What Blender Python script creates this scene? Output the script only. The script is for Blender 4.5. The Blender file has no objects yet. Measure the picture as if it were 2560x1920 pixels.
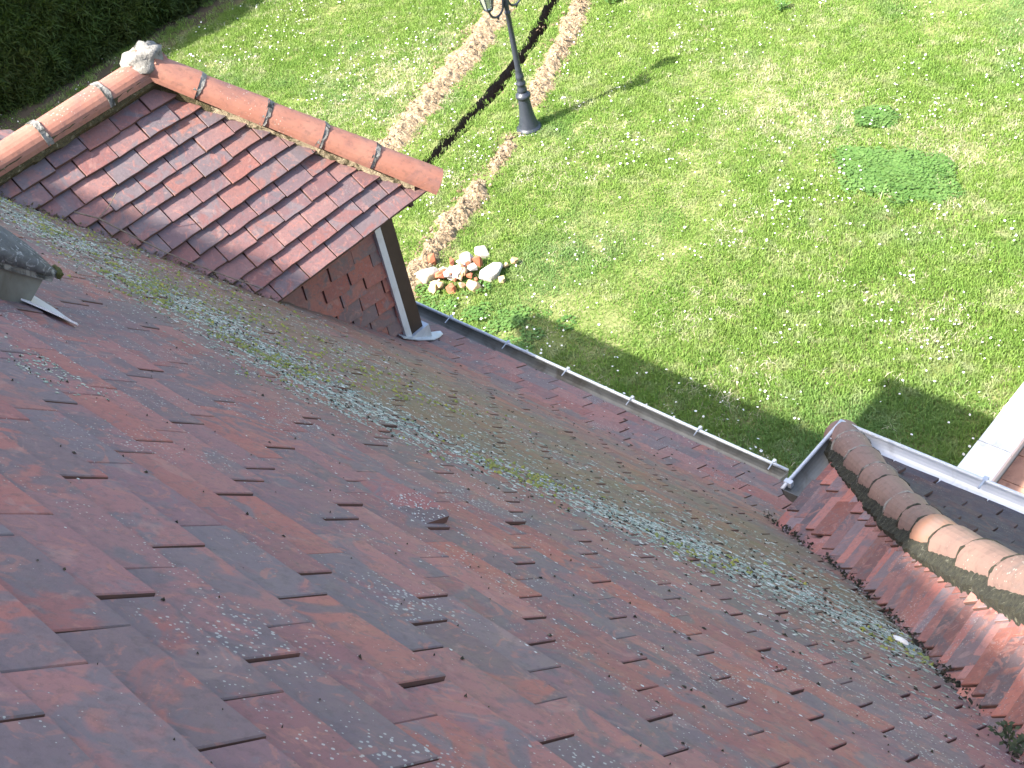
import bpy, bmesh, math, random
import numpy as np
from mathutils import Vector, Matrix, noise as mn

random.seed(7)
rng = np.random.default_rng(11)
sc = bpy.context.scene
col = sc.collection
R = math.radians
H = 7.8                                   # camera height above the lawn

# ------------------------------------------------------------------ camera
cam_d = bpy.data.cameras.new('camera')
cam = bpy.data.objects.new('camera', cam_d)
col.objects.link(cam)
RW = [[0.7372863, 0.6532274, -0.1723452], [0.3481655, -0.5860144, -0.7316884], [-0.5789556, 0.4794592, -0.6594916]]
m3 = Matrix(((RW[0][0], -RW[1][0], -RW[2][0]), (RW[0][1], -RW[1][1], -RW[2][1]), (RW[0][2], -RW[1][2], -RW[2][2])))
cam.matrix_world = Matrix.Translation((0, 0, H)) @ m3.to_4x4()
cam_d.sensor_width = 36.0
cam_d.lens = 36.0 * 3164.1 / 2560.0
cam_d.clip_start = 0.05
cam_d.clip_end = 600
sc.camera = cam

# ------------------------------------------------------------------ sky, sun, exposure
SUN_AZ = Vector((-0.33, -0.944, 0)).normalized()
SUN_EL = R(46.0)
world = bpy.data.worlds.new('World')
sc.world = world
world.use_nodes = True
wn = world.node_tree
bg = wn.nodes['Background']
sky = wn.nodes.new('ShaderNodeTexSky')
sky.sky_type = 'NISHITA'
sky.sun_disc = False
sky.sun_elevation = SUN_EL
sky.sun_rotation = math.atan2(SUN_AZ.x, SUN_AZ.y)
sky.air_density = 1.0
sky.dust_density = 3.5
sky.ozone_density = 1.0
wn.links.new(sky.outputs[0], bg.inputs[0])
bg.inputs[1].default_value = 0.15
sun_d = bpy.data.lights.new('sun', 'SUN')
sun_d.energy = 5.0
sun_d.angle = R(0.6)
sun_d.color = (1.0, 0.95, 0.86)
sun = bpy.data.objects.new('sun', sun_d)
col.objects.link(sun)
sun_dir = -(SUN_AZ * math.cos(SUN_EL) + Vector((0, 0, math.sin(SUN_EL))))
sun.rotation_euler = sun_dir.to_track_quat('-Z', 'Y').to_euler()
sun.location = (0, 0, 30)
sc.view_settings.view_transform = 'Standard'
sc.view_settings.look = 'None'
sc.view_settings.gamma = 1.0
sc.view_settings.exposure = 1.85
sc.view_settings.use_curve_mapping = False
sc.render.engine = 'CYCLES'
sc.cycles.max_bounces = 6
sc.cycles.diffuse_bounces = 3
sc.cycles.glossy_bounces = 2
sc.cycles.transmission_bounces = 4
sc.cycles.use_denoising = True

# ------------------------------------------------------------------ object helpers
WM = {}

def put(o, parent=None, mw=None):
    mw = mw or Matrix.Identity(4)
    WM[o.name] = mw
    col.objects.link(o)
    if parent is not None:
        o.parent = parent
        o.matrix_parent_inverse = WM[parent.name].inverted()
    o.matrix_basis = mw
    return o

def tag(o, label=None, cat=None, group=None, kind=None):
    if label: o['label'] = label
    if cat: o['category'] = cat
    if group: o['group'] = group
    if kind: o['kind'] = kind
    return o

def empty(name, loc, parent=None):
    o = bpy.data.objects.new(name, None)
    o.empty_display_size = 0.1
    return put(o, parent, Matrix.Translation(loc))

class MB:
    """collects polygons of one mesh"""
    def __init__(self):
        self.v, self.f, self.mi, self.tid = [], [], [], []
        self.cur = 0.0
    def add(self, vs, fs, mi=0):
        n = len(self.v)
        self.v += [tuple(p) for p in vs]
        self.f += [tuple(i + n for i in f) for f in fs]
        self.mi += [mi] * len(fs)
        self.tid += [self.cur] * len(fs)
        return self
    def box(self, lo, hi, mi=0, mw=None):
        (a, b, c), (d, e, f) = lo, hi
        vs = [Vector(p) for p in ((a, b, c), (d, b, c), (d, e, c), (a, e, c), (a, b, f), (d, b, f), (d, e, f), (a, e, f))]
        if mw is not None: vs = [mw @ p for p in vs]
        return self.add(vs, [(0, 3, 2, 1), (4, 5, 6, 7), (0, 1, 5, 4), (1, 2, 6, 5), (2, 3, 7, 6), (3, 0, 4, 7)], mi)
    def loft(self, rings, close=True, caps=True, mi=0):
        n = len(rings[0]); vs = [p for r in rings for p in r]; fs = []
        for i in range(len(rings) - 1):
            for j in range(n if close else n - 1):
                k = (j + 1) % n
                fs.append((i * n + j, i * n + k, (i + 1) * n + k, (i + 1) * n + j))
        if caps and close:
            fs.append(tuple(range(n))[::-1]); fs.append(tuple((len(rings) - 1) * n + j for j in range(n)))
        return self.add(vs, fs, mi)
    def mesh(self, name, mats, smooth=False):
        me = bpy.data.meshes.new(name)
        me.from_pydata(self.v, [], self.f)
        for m in (mats if isinstance(mats, (list, tuple)) else [mats]): me.materials.append(m)
        if len(me.materials) > 1: me.polygons.foreach_set('material_index', self.mi)
        at = me.attributes.new('tid', 'FLOAT', 'FACE')
        at.data.foreach_set('value', self.tid)
        if smooth: me.polygons.foreach_set('use_smooth', [True] * len(me.polygons))
        me.update()
        return me
    def build(self, name, mats, parent=None, smooth=False, mw=None):
        return put(bpy.data.objects.new(name, self.mesh(name, mats, smooth)), parent, mw)

def tube(mb, pts, r, n=8, r2=None, mi=0):
    pts = [Vector(p) for p in pts]; rings = []
    up = Vector((0.13, 0.21, 0.97))
    for i, p in enumerate(pts):
        t = (pts[min(i + 1, len(pts) - 1)] - pts[max(i - 1, 0)]).normalized()
        a = t.cross(up)
        if a.length < 0.05: a = t.cross(Vector((1, 0, 0)))
        a.normalize(); b = a.cross(t)
        q = i / max(1, len(pts) - 1)
        rr = r[i] if isinstance(r, (list, tuple)) else (r if r2 is None else r + (r2 - r) * q)
        rings.append([p + a * (math.cos(2 * math.pi * k / n) * rr) + b * (math.sin(2 * math.pi * k / n) * rr) for k in range(n)])
    mb.loft(rings, mi=mi)
    return mb

def lathe(mb, prof, c=(0, 0, 0), n=20, mi=0):
    rings = [[Vector((c[0] + r * math.cos(2 * math.pi * k / n), c[1] + r * math.sin(2 * math.pi * k / n), c[2] + z)) for k in range(n)] for r, z in prof]
    return mb.loft(rings, mi=mi)

# ------------------------------------------------------------------ material helpers
class NT:
    def __init__(self, name):
        self.m = bpy.data.materials.new(name)
        self.m.use_nodes = True
        self.t = self.m.node_tree
        self.b = self.t.nodes['Principled BSDF']
        self.out = self.t.nodes['Material Output']
    def n(self, ty, **kw):
        nd = self.t.nodes.new(ty)
        for k, v in kw.items(): setattr(nd, k, v)
        return nd
    def link(self, a, b):
        self.t.links.new(a, b); return self
    def val(self, sock, v):
        if hasattr(v, 'is_output'): self.t.links.new(v, sock)
        else: sock.default_value = v
    def math(self, op, a, b=0.0, c=None):
        nd = self.n('ShaderNodeMath', operation=op)
        self.val(nd.inputs[0], a); self.val(nd.inputs[1], b)
        if c is not None: self.val(nd.inputs[2], c)
        return nd.outputs[0]
    def vec(self, op, a, b):
        nd = self.n('ShaderNodeVectorMath', operation=op)
        self.val(nd.inputs[0], a); self.val(nd.inputs[1], b)
        return nd.outputs[0]
    def mix(self, f, a, b, blend='MIX'):
        nd = self.n('ShaderNodeMix', data_type='RGBA', blend_type=blend)
        self.val(nd.inputs[0], f)
        self.val(nd.inputs[6], a if hasattr(a, 'is_output') else (*a, 1))
        self.val(nd.inputs[7], b if hasattr(b, 'is_output') else (*b, 1))
        return nd.outputs[2]
    def ramp(self, f, stops, interp='LINEAR'):
        nd = self.n('ShaderNodeValToRGB'); cr = nd.color_ramp; cr.interpolation = interp
        while len(cr.elements) < len(stops): cr.elements.new(0.5)
        for e, (p, c) in zip(cr.elements, stops):
            e.position = p
            e.color = (c, c, c, 1) if not isinstance(c, (tuple, list)) else (*c, 1)
        self.val(nd.inputs[0], f)
        return nd.outputs[0]
    def noise(self, vec, scale, detail=3.0, rough=0.55, dist=0.0):
        nd = self.n('ShaderNodeTexNoise')
        if vec is not None: self.link(vec, nd.inputs['Vector'])
        nd.inputs['Scale'].default_value = scale; nd.inputs['Detail'].default_value = detail
        nd.inputs['Roughness'].default_value = rough; nd.inputs['Distortion'].default_value = dist
        return nd.outputs[0]
    def voro(self, vec, scale, feature='F1', out=0):
        nd = self.n('ShaderNodeTexVoronoi', feature=feature)
        if vec is not None: self.link(vec, nd.inputs['Vector'])
        nd.inputs['Scale'].default_value = scale
        return nd.outputs[out]
    def pos(self): return self.n('ShaderNodeNewGeometry').outputs['Position']
    def rnd(self):
        a = self.n('ShaderNodeAttribute', attribute_name='tid').outputs['Fac']
        o = self.n('ShaderNodeObjectInfo').outputs['Random']
        return self.math('FRACT', self.math('ADD', a, o))
    def bump(self, h, strength=0.3, dist=0.01):
        nd = self.n('ShaderNodeBump')
        nd.inputs['Strength'].default_value = strength; nd.inputs['Distance'].default_value = dist
        self.link(h, nd.inputs['Height']); self.link(nd.outputs[0], self.b.inputs['Normal'])
    def col(self, c): self.val(self.b.inputs['Base Color'], c if hasattr(c, 'is_output') else (*c, 1))
    def set(self, rough=0.6, metal=0.0, spec=0.5):
        self.val(self.b.inputs['Roughness'], rough)
        self.b.inputs['Metallic'].default_value = metal
        self.b.inputs['Specular IOR Level'].default_value = spec
        return self.m

def mat_tile(name, algae=False, hue=(1, 1, 1), slate=0.5, rough=0.5, spec=0.5, specks=0.5, contrast=0.0, darkmul=1.0, tint=None):
    T = NT(name)
    r = T.rnd()
    off = T.vec('SCALE', T.pos(), (0, 0, 0)); off.node.inputs['Scale'].default_value = 1.0
    shift = T.n('ShaderNodeCombineXYZ')
    T.link(T.math('MULTIPLY', r, 61.0), shift.inputs[0]); T.link(T.math('MULTIPLY', r, 23.0), shift.inputs[1])
    p = T.vec('ADD', T.pos(), shift.outputs[0])
    base = T.ramp(r, [(0.0, (.215, .092, .078)), (.14, (.235, .120, .105)), (.30, (.180, .095, .090)), (.46, (.250, .108, .084)),
                      (.60, (.200, .115, .108)), (.74, (.165, .105, .106)), (.86, (.245, .130, .112)), (.97, (.245, .118, .092))], 'CONSTANT')
    if hue != (1, 1, 1): base = T.mix(1.0, base, hue, 'MULTIPLY')
    dark = T.mix(T.math('FRACT', T.math('MULTIPLY', r, 7.3)), (.118, .102, .112), (.155, .134, .144))
    if darkmul != 1.0: dark = T.mix(1.0, dark, (darkmul, darkmul, darkmul), 'MULTIPLY')
    n1 = T.noise(p, 7.5, 4.0, 0.55, 1.6)
    off_r = T.math('MULTIPLY_ADD', T.math('FRACT', T.math('MULTIPLY', r, 13.7)), 0.34, -0.17 - 0.06 + 0.12 * slate)
    m1 = T.ramp(T.math('ADD', n1, off_r), [(.47, 0.0), (.56, 1.0)])
    c = T.mix(T.math('MULTIPLY', m1, .80), base, dark)
    if contrast:
        k = T.math('MULTIPLY_ADD', T.math('FRACT', T.math('MULTIPLY', r, 29.3)), .85, .55)
        kc = T.n('ShaderNodeCombineXYZ')
        for q in range(3): T.link(k, kc.inputs[q])
        c = T.mix(1.0, c, kc.outputs[0], 'MULTIPLY')
    n4 = T.noise(T.vec('ADD', p, (5.0, 2.0, 9.0)), 26.0, 4.0, 0.62, 2.2)  # smoky smudges
    c = T.mix(T.math('MULTIPLY', T.ramp(n4, [(.56, 0.0), (.64, 1.0)]), .50), c, dark)
    n2 = T.noise(p, 13.0, 3.0, 0.6, 3.2)                                # firing blushes: paler swirls
    m2 = T.ramp(n2, [(.575, 0.0), (.635, 1.0)])
    c = T.mix(T.math('MULTIPLY', m2, .55), c, (.36, .150, .115))
    n5 = T.noise(p, 5.0, 3.0, 0.6, 4.0)
    c = T.mix(T.math('MULTIPLY', T.ramp(n5, [(.60, 0.0), (.66, 1.0)]), .30), c, (.40, .24, .20))
    n6 = T.noise(T.pos(), 70.0, 4.0, .7)
    c = T.mix(T.math('MULTIPLY', T.ramp(n6, [(.35, 1.0), (.5, 0.0)]), .35), c, (.07, .055, .055))
    n3 = T.noise(p, 3.1, 2.0)
    c = T.mix(T.math('MULTIPLY', T.ramp(n3, [(.35, 0.0), (.75, 1.0)]), .45), c, (.15, .115, .12))
    wp = T.pos()
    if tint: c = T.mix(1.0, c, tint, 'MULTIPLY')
    if algae:                                                           # olive film on the old lower half of the big slope
        sep = T.n('ShaderNodeSeparateXYZ'); T.link(wp, sep.inputs[0])
        band = T.ramp(T.math('MULTIPLY', T.math('SUBTRACT', sep.outputs[1], T.math('MULTIPLY', T.math('MAXIMUM', T.math('ADD', sep.outputs[0], 2.2), 0.0), 0.32)), 0.25),
                      [(.20, 0.0), (.27, .35), (.36, 1.0), (.52, .85), (.64, .15)])
        an = T.ramp(T.noise(wp, 2.6, 4.0, 0.6, 0.6), [(.30, .25), (.62, 1.0)])
        am = T.math('MULTIPLY', band, an)
        c = T.mix(T.math('MULTIPLY', am, .85), c, T.mix(T.noise(wp, 9.0, 3.0), (.125, .100, .045), (.19, .140, .085)))
    if specks:                                                          # lichen flecks grown on the clay
        vd = T.voro(wp, 120.0)
        sz = T.ramp(T.noise(wp, 5.0, 3.0), [(.42, 0.0), (.75, .34)])
        sp = T.math('LESS_THAN', vd, sz)
        c = T.mix(T.math('MULTIPLY', sp, specks), c, (.42, .42, .38))
        vd2 = T.voro(T.vec('ADD', wp, (3.1, 1.7, .4)), 46.0)
        sz2 = T.ramp(T.noise(wp, 3.0, 2.0), [(.5, 0.0), (.8, .22)])
        c = T.mix(T.math('MULTIPLY', T.math('LESS_THAN', vd2, sz2), specks * .7), c, (.05, .045, .045))
    T.col(c)
    T.bump(T.math('ADD', T.noise(p, 60.0, 4.0, 0.65), T.math('MULTIPLY', T.noise(p, 14.0, 2.0), .8)), 0.35, 0.004)
    rr = T.ramp(T.noise(p, 20.0, 3.0), [(.3, rough - .08), (.75, rough + .16)])
    return T.set(rr, 0.0, spec)

def mat_plain(name, c1, c2, scale=12.0, rough=0.7, metal=0.0, spec=0.4, bump=0.25, bdist=0.005, dist=0.5, stain=None, sscale=4.0, sth=(.5, .65), specks=None):
    T = NT(name); p = T.pos()
    c = T.mix(T.ramp(T.noise(p, scale, 5.0, 0.6, dist), [(.32, 0.0), (.68, 1.0)]), c1, c2)
    if stain: c = T.mix(T.ramp(T.noise(p, sscale, 5.0, 0.65, .8), [(sth[0], 0.0), (sth[1], 1.0)]), c, stain)
    if specks:
        sz = T.ramp(T.noise(p, 6.0, 3.0), [(.46, 0.0), (.75, .36)])
        c = T.mix(T.math('MULTIPLY', T.math('LESS_THAN', T.voro(p, 75.0), sz), .75), c, specks)
        c = T.mix(T.math('MULTIPLY', T.ramp(T.noise(p, 38.0, 4.0, .7), [(.36, 1.0), (.48, 0.0)]), .30), c, (.06, .045, .04))
    T.col(c)
    if bump: T.bump(T.noise(p, scale * 3.0, 5.0, 0.65), bump, bdist)
    return T.set(rough, metal, spec)

M = {}
M['tile_main'] = mat_tile('clay_tile_main', algae=True, slate=.34, hue=(1.26, 1.06, 1.12), rough=.58, spec=.30, specks=.7)
M['tile_dormer'] = mat_tile('clay_tile_dormer', slate=.14, hue=(.98, .98, 1.04), rough=.58, spec=.3, specks=.12)
M['tile_cheek'] = mat_tile('clay_tile_cheek', slate=.10, hue=(1.45, .92, .78), rough=.6, specks=.0)
M['tile_wing'] = mat_tile('clay_tile_wing', slate=.28, hue=(1.38, 1.10, 1.0), rough=.58, spec=.3, specks=.45, contrast=1.0)
M['tile_front'] = mat_tile('clay_tile_front', slate=1.1, rough=.5, spec=.3, specks=.3, tint=(.30, .31, .42))  # tint paints the slope's bluish shade and wet look into the clay
M['tile_edge'] = mat_plain('weathered_tile_edge', (.150, .070, .054), (.085, .052, .044), 9.0, .85, stain=(.24, .085, .05), sscale=5.0, sth=(.60, .68))  # side and butt faces, darker and browner than the tile tops
M['ridge'] = mat_plain('ridge_clay', (.30, .125, .085), (.35, .165, .115), 7.0, .6, stain=(.20, .10, .085), sscale=5.0, sth=(.50, .70), bump=.3, bdist=.004, specks=(.42, .36, .30))
M['hip'] = mat_plain('weathered_hip_clay', (.175, .112, .096), (.24, .150, .120), 5.0, .62, stain=(.12, .10, .095), sscale=6.0, sth=(.56, .72), bump=.3, bdist=.004, specks=(.42, .40, .35))
M['hip_orange'] = mat_plain('fresh_hip_clay', (.30, .14, .085), (.27, .155, .11), 6.0, .6, stain=(.24, .15, .12), sscale=7.0, sth=(.42, .52))
M['mortar_light'] = mat_plain('sandy_mortar', (.44, .36, .24), (.30, .24, .155), 40.0, .9, stain=(.09, .075, .04), sscale=22.0, sth=(.5, .6), bump=.7, bdist=.01)
M['mortar_moss'] = mat_plain('mossy_mortar', (.055, .045, .022), (.13, .105, .05), 60.0, .95, stain=(.26, .22, .14), sscale=45.0, sth=(.58, .66), bump=.8, bdist=.012)
M['mortar_dark'] = mat_plain('dark_moss_bed', (.016, .016, .012), (.05, .048, .03), 60.0, .95, stain=(.17, .165, .12), sscale=55.0, sth=(.6, .68), bump=.8, bdist=.012)
M['mortar_grey'] = mat_plain('grey_mortar', (.30, .28, .25), (.20, .19, .17), 30.0, .9, stain=(.045, .045, .04), sscale=14.0, sth=(.50, .60), bump=.7, bdist=.01)
M['zinc'] = mat_plain('zinc', (.42, .45, .49), (.52, .55, .59), 6.0, .42, .35, .5, bump=.08, stain=(.30, .32, .34), sscale=9.0, sth=(.55, .7))
M['zinc_old'] = mat_plain('dull_zinc', (.22, .225, .21), (.15, .155, .145), 8.0, .5, .3, .5, bump=.1, stain=(.11, .105, .09), sscale=6.0, sth=(.48, .66))
M['zinc_pale'] = mat_plain('pale_zinc', (.60, .62, .64), (.52, .55, .58), 4.0, .45, .15, .5, bump=.06, stain=(.40, .41, .42), sscale=11.0, sth=(.55, .75))
M['wood'] = mat_plain('brown_stained_timber', (.030, .018, .013), (.045, .028, .020), 10.0, .6)
M['deck'] = mat_plain('roof_deck', (.035, .026, .022), (.05, .035, .03), 10.0, .9)
M['render'] = mat_plain('cream_render', (.55, .50, .42), (.60, .55, .47), 8.0, .9)
M['iron'] = mat_plain('dark_blue_cast_iron', (.022, .027, .040), (.030, .036, .050), 12.0, .42, .0, .5, bump=.1)
M['iron_base'] = mat_plain('white_base_plate', (.72, .72, .70), (.6, .6, .58), 20.0, .6)
M['soil_dry'] = mat_plain('dry_dug_soil', (.24, .175, .105), (.145, .100, .06), 22.0, .95, stain=(.38, .30, .20), sscale=34.0, sth=(.5, .62), bump=.9, bdist=.02)
M['soil_dark'] = mat_plain('damp_trench_soil', (.045, .031, .022), (.085, .060, .042), 20.0, .95, bump=.9, bdist=.02)
M['white_stone'] = mat_plain('white_limestone', (.42, .37, .29), (.52, .48, .41), 16.0, .85, stain=(.30, .22, .14), sscale=9.0, sth=(.58, .72))
M['grey_stone'] = mat_plain('grey_stone', (.28, .27, .26), (.40, .38, .35), 16.0, .85, stain=(.55, .53, .49), sscale=12.0, sth=(.5, .7))
M['tan_stone'] = mat_plain('tan_stone', (.42, .27, .14), (.50, .38, .23), 14.0, .85, stain=(.40, .24, .13), sscale=11.0, sth=(.55, .7))
M['brick_shard'] = mat_plain('red_brick_shard', (.30, .09, .045), (.36, .14, .075), 14.0, .85)
M['coping'] = mat_plain('white_coping_stone', (.74, .72, .68), (.80, .785, .75), 6.0, .8, stain=(.55, .53, .49), sscale=5.0, sth=(.56, .72), bump=.2)
M['paver'] = mat_plain('terracotta_paver', (.42, .22, .15), (.50, .29, .20), 9.0, .7, stain=(.28, .15, .11), sscale=7.0, sth=(.5, .7))
M['joint'] = mat_plain('terrace_bed', (.30, .24, .18), (.36, .30, .23), 20.0, .9)
M['cement_cap'] = mat_plain('lichen_cement', (.075, .078, .082), (.14, .143, .146), 26.0, .9, stain=(.36, .37, .38), sscale=48.0, sth=(.54, .64), bump=.7, bdist=.006)
M['moss'] = mat_plain('moss_cushion', (.055, .060, .014), (.10, .10, .03), 70.0, .95, bump=.8, bdist=.01)
M['twig'] = mat_plain('dry_twig', (.13, .10, .075), (.22, .18, .14), 60.0, .9)
M['chip'] = mat_plain('white_chip', (.75, .74, .70), (.6, .58, .54), 60.0, .9)
M['weed'] = mat_plain('dark_weed', (.020, .032, .014), (.05, .062, .026), 60.0, .8)

def glass_mat():
    T = NT('lantern_glass'); T.col((.55, .58, .55)); T.set(.12)
    T.b.inputs['Transmission Weight'].default_value = .7
    return T.m
M['glass'] = glass_mat()

def mat_flake(name, stops):
    T = NT(name); r = T.rnd()
    c = T.ramp(r, stops, 'LINEAR')
    c = T.mix(T.math('MULTIPLY', T.noise(T.pos(), 90.0, 3.0), .5), c, (.20, .20, .17))
    T.col(c); return T.set(.95, 0, .2)
M['lichen'] = mat_flake('lichen_flakes', [(0, (.50, .50, .43)), (.25, (.34, .38, .30)), (.5, (.19, .27, .21)), (.7, (.27, .35, .30)), (.85, (.40, .40, .30)), (1, (.68, .68, .62))])
M['lichen_pale'] = mat_flake('pale_lichen_flakes', [(0, (.64, .62, .57)), (.5, (.50, .50, .45)), (.8, (.38, .40, .37)), (1, (.72, .71, .67))])
M['mossbits'] = mat_flake('moss_tufts', [(0, (.14, .17, .018)), (.4, (.24, .25, .025)), (.65, (.13, .18, .05)), (.85, (.30, .28, .03)), (1, (.09, .12, .04))])

def mat_ground():
    T = NT('lawn_soil'); p = T.pos()
    a = T.mix(T.ramp(T.noise(p, 1.3, 5.0, .6, .4), [(.35, 0.0), (.65, 1.0)]), (.14, .18, .05), (.24, .23, .11))
    c = T.mix(T.ramp(T.noise(p, 26.0, 4.0, .7), [(.4, 0.0), (.7, 1.0)]), a, (.085, .115, .026))
    sep = T.n('ShaderNodeSeparateXYZ'); T.link(p, sep.inputs[0])
    x = T.math('ADD', sep.outputs[0], T.math('MULTIPLY', T.noise(p, 2.2, 4.0), 1.1))
    bare = T.ramp(T.math('MULTIPLY_ADD', x, -0.25, -3.4), [(.50, 0.0), (.60, 1.0)])     # bare strip along the hedge foot
    c = T.mix(bare, c, (.10, .075, .05))
    T.col(c); T.bump(T.noise(p, 40.0, 5.0, .7), .6, .02)
    return T.set(.95, 0, .2)
M['ground'] = mat_ground()

def mat_grass(name, kind):
    T = NT(name); p = T.pos()
    r = T.n('ShaderNodeObjectInfo').outputs['Random']
    big = T.noise(p, .55, 3.0, .55, .3); mid = T.noise(T.vec('ADD', p, (7.0, 3.0, 0.0)), 1.7, 4.0, .6, .5); small = T.noise(p, 5.5, 3.0, .6)
    if kind == 'green':
        lush = T.mix(r, (.125, .245, .040), (.180, .300, .058))
        yell = T.mix(r, (.190, .295, .055), (.260, .345, .090))
        c = T.mix(T.ramp(T.math('ADD', T.math('MULTIPLY', big, .5), T.math('MULTIPLY', mid, .5)), [(.30, 0.0), (.70, 1.0)]), lush, yell)
        straw = T.ramp(T.math('ADD', T.math('MULTIPLY', mid, .45), T.math('MULTIPLY', small, .55)), [(.51, 0.0), (.65, .50)])
        c = T.mix(straw, c, T.mix(r, (.42, .41, .24), (.54, .52, .36)))
        cool = T.ramp(T.noise(T.vec('ADD', p, (21.0, 9.0, 0.0)), .42, 3.0), [(.55, 0.0), (.68, .6)])
        c = T.mix(cool, c, (.13, .24, .085))
    elif kind == 'straw':
        c = T.mix(r, (.46, .42, .26), (.58, .54, .40))
    elif kind == 'clover':
        c = T.mix(r, (.085, .180, .040), (.135, .235, .065))
    else:
        c = T.mix(T.ramp(T.noise(p, 1.4, 4.0), [(.3, 0.0), (.7, 1.0)]), T.mix(r, (.030, .062, .012), (.062, .098, .020)), T.mix(r, (.060, .062, .018), (.040, .066, .014)))
    T.col(c); T.set(.6, 0, .25)
    tr = T.n('ShaderNodeBsdfTranslucent'); T.val(tr.inputs[0], c)
    mx = T.n('ShaderNodeMixShader'); mx.inputs[0].default_value = .35 if kind != 'hedge' else .2
    T.link(T.b.outputs[0], mx.inputs[1]); T.link(tr.outputs[0], mx.inputs[2]); T.link(mx.outputs[0], T.out.inputs[0])
    return T.m
for k in ('green', 'straw', 'clover', 'hedge'): M['g_' + k] = mat_grass('grass_' + k, k)

# ------------------------------------------------------------------ roof surfaces
def zplane(y): return 7.131 - 1.1496 * y
Y_EAVE = 3.105
def zmain(y):
    """tile surface of the big slope: straight at 49 degrees, kicked out near the eave"""
    z = zplane(y)
    d = y - 2.66
    if d > 0:
        k, L = .54, .20
        z += k * (d * d / (2 * L) if d < L else L / 2 + (d - L))
    return z
WU = np.array([-.1, 0, .03, .07, .115, .146, .174, .215, .264, .308, .329, .7]) * 3.6
WS = [36, 36, 36, 38, 40, 43, 46, 50, 51, 52, 52]
WZ = np.concatenate([[0], np.cumsum(np.diff(WU) * np.tan(np.radians(WS)))]); WZ -= WZ[1]
XC, YC, ZC = -1.871, 3.137, 4.2
def zhip(u): return ZC + float(np.interp(u, WU, WZ))
def zwing(u): return zhip(u) - .055

class Surf:
    """roof slope: point(a, s): a along the eave, s = arc length up from the eave"""
    def __init__(self, f, t0, t1, A, O, n=400):
        # f(t)->height, horizontal run t from eave upward; A: along-eave dir; O: function (a, t) -> (x, y)
        self.A = Vector(A); self.O = O; self.f = f
        self.t = np.linspace(t0, t1, n); self.z = np.array([f(t) for t in self.t])
        self.s = np.concatenate([[0], np.cumsum(np.hypot(np.diff(self.t), np.diff(self.z)))])
    def point(self, a, s):
        t = float(np.interp(s, self.s, self.t)); x, y = self.O(a, t)
        return Vector((x, y, float(np.interp(s, self.s, self.z))))
    def frame(self, a, s):
        p = self.point(a, s); q = self.point(a, s + .07) - self.point(a, max(s - .02, 0))
        T = q.normalized(); N = T.cross(self.A) if False else self.A.cross(T)
        if N.z < 0: N = -N
        return p, T, N.normalized()

def clip_poly(poly, pl):
    """Sutherland-Hodgman: keep points with a*x + b*y <= c"""
    a, b, c = pl; out = []
    for i in range(len(poly)):
        p, q = poly[i], poly[(i + 1) % len(poly)]
        dp, dq = a * p[0] + b * p[1] - c, a * q[0] + b * q[1] - c
        if dp <= 0: out.append(p)
        if dp * dq < 0:
            k = dp / (dp - dq); out.append((p[0] + (q[0] - p[0]) * k, p[1] + (q[1] - p[1]) * k))
    return out

def tile_poly(w, L, rg, jit=.0016):
    h = w / 2
    return [(-h + rg.uniform(0, jit), rg.uniform(-jit, jit)), (-h * .35, rg.uniform(-jit, jit) * 1.5), (h * .35, rg.uniform(-jit, jit) * 1.5), (h - rg.uniform(0, jit), rg.uniform(-jit, jit)),
            (h - rg.uniform(0, jit), L * .5), (h - rg.uniform(0, jit), L), (-h + rg.uniform(0, jit), L), (-h + rg.uniform(0, jit), L * .5)]

def prism(mb, poly, t, mw=None, camber=0.0, bev=.0018):
    n = len(poly)
    cx = sum(p[0] for p in poly) / n; cy = sum(p[1] for p in poly) / n
    def ins(p):
        d = Vector((cx - p[0], cy - p[1])); l = max(d.length, 1e-6)
        return (p[0] + d.x / l * bev, p[1] + d.y / l * bev)
    cz = lambda p: camber * (1 - 4 * (p[1] / .26 - .5) ** 2)
    vs = [Vector((p[0], p[1], -t + cz(p))) for p in poly] + [Vector((p[0], p[1], -bev + cz(p))) for p in poly] + [Vector((*ins(p), cz(p))) for p in poly]
    if mw is not None: vs = [mw @ v for v in vs]
    fs = [(i, (i + 1) % n, n + (i + 1) % n, n + i) for i in range(n)] + [(n + i, n + (i + 1) % n, 2 * n + (i + 1) % n, 2 * n + i) for i in range(n)]
    fs += [tuple(range(2 * n, 3 * n)), tuple(range(n))[::-1]]
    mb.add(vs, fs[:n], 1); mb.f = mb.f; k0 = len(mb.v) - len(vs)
    for f in fs[n:]:
        mb.f.append(tuple(i + k0 for i in f)); mb.mi.append(0); mb.tid.append(mb.cur)

F_PX = 3164.1 * 1024 / 2560
def project(p):
    q = Vector(p) - Vector((0, 0, H))
    c = [sum(RW[i][k] * q[k] for k in range(3)) for i in range(3)]
    if c[2] < .05: return None
    return 512 + F_PX * c[0] / c[2], 384 + F_PX * c[1] / c[2], c[2]

def shown_area(rec):
    """how much of the exposed part of a tile falls on the picture (square pixels)"""
    mw, w, g = rec['mw'], rec['w'], rec['g']
    q = [project(mw @ Vector(c)) for c in ((-w / 2, 0, 0), (w / 2, 0, 0), (w / 2, g, 0), (-w / 2, g, 0))]
    if any(c is None for c in q): return 0
    cx = sum(c[0] for c in q) / 4; cy = sum(c[1] for c in q) / 4
    if not (-20 < cx < 1044 and -20 < cy < 788): return 0
    a = 0
    for i in range(4):
        a += q[i][0] * q[(i + 1) % 4][1] - q[(i + 1) % 4][0] * q[i][1]
    return abs(a) / 2

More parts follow.
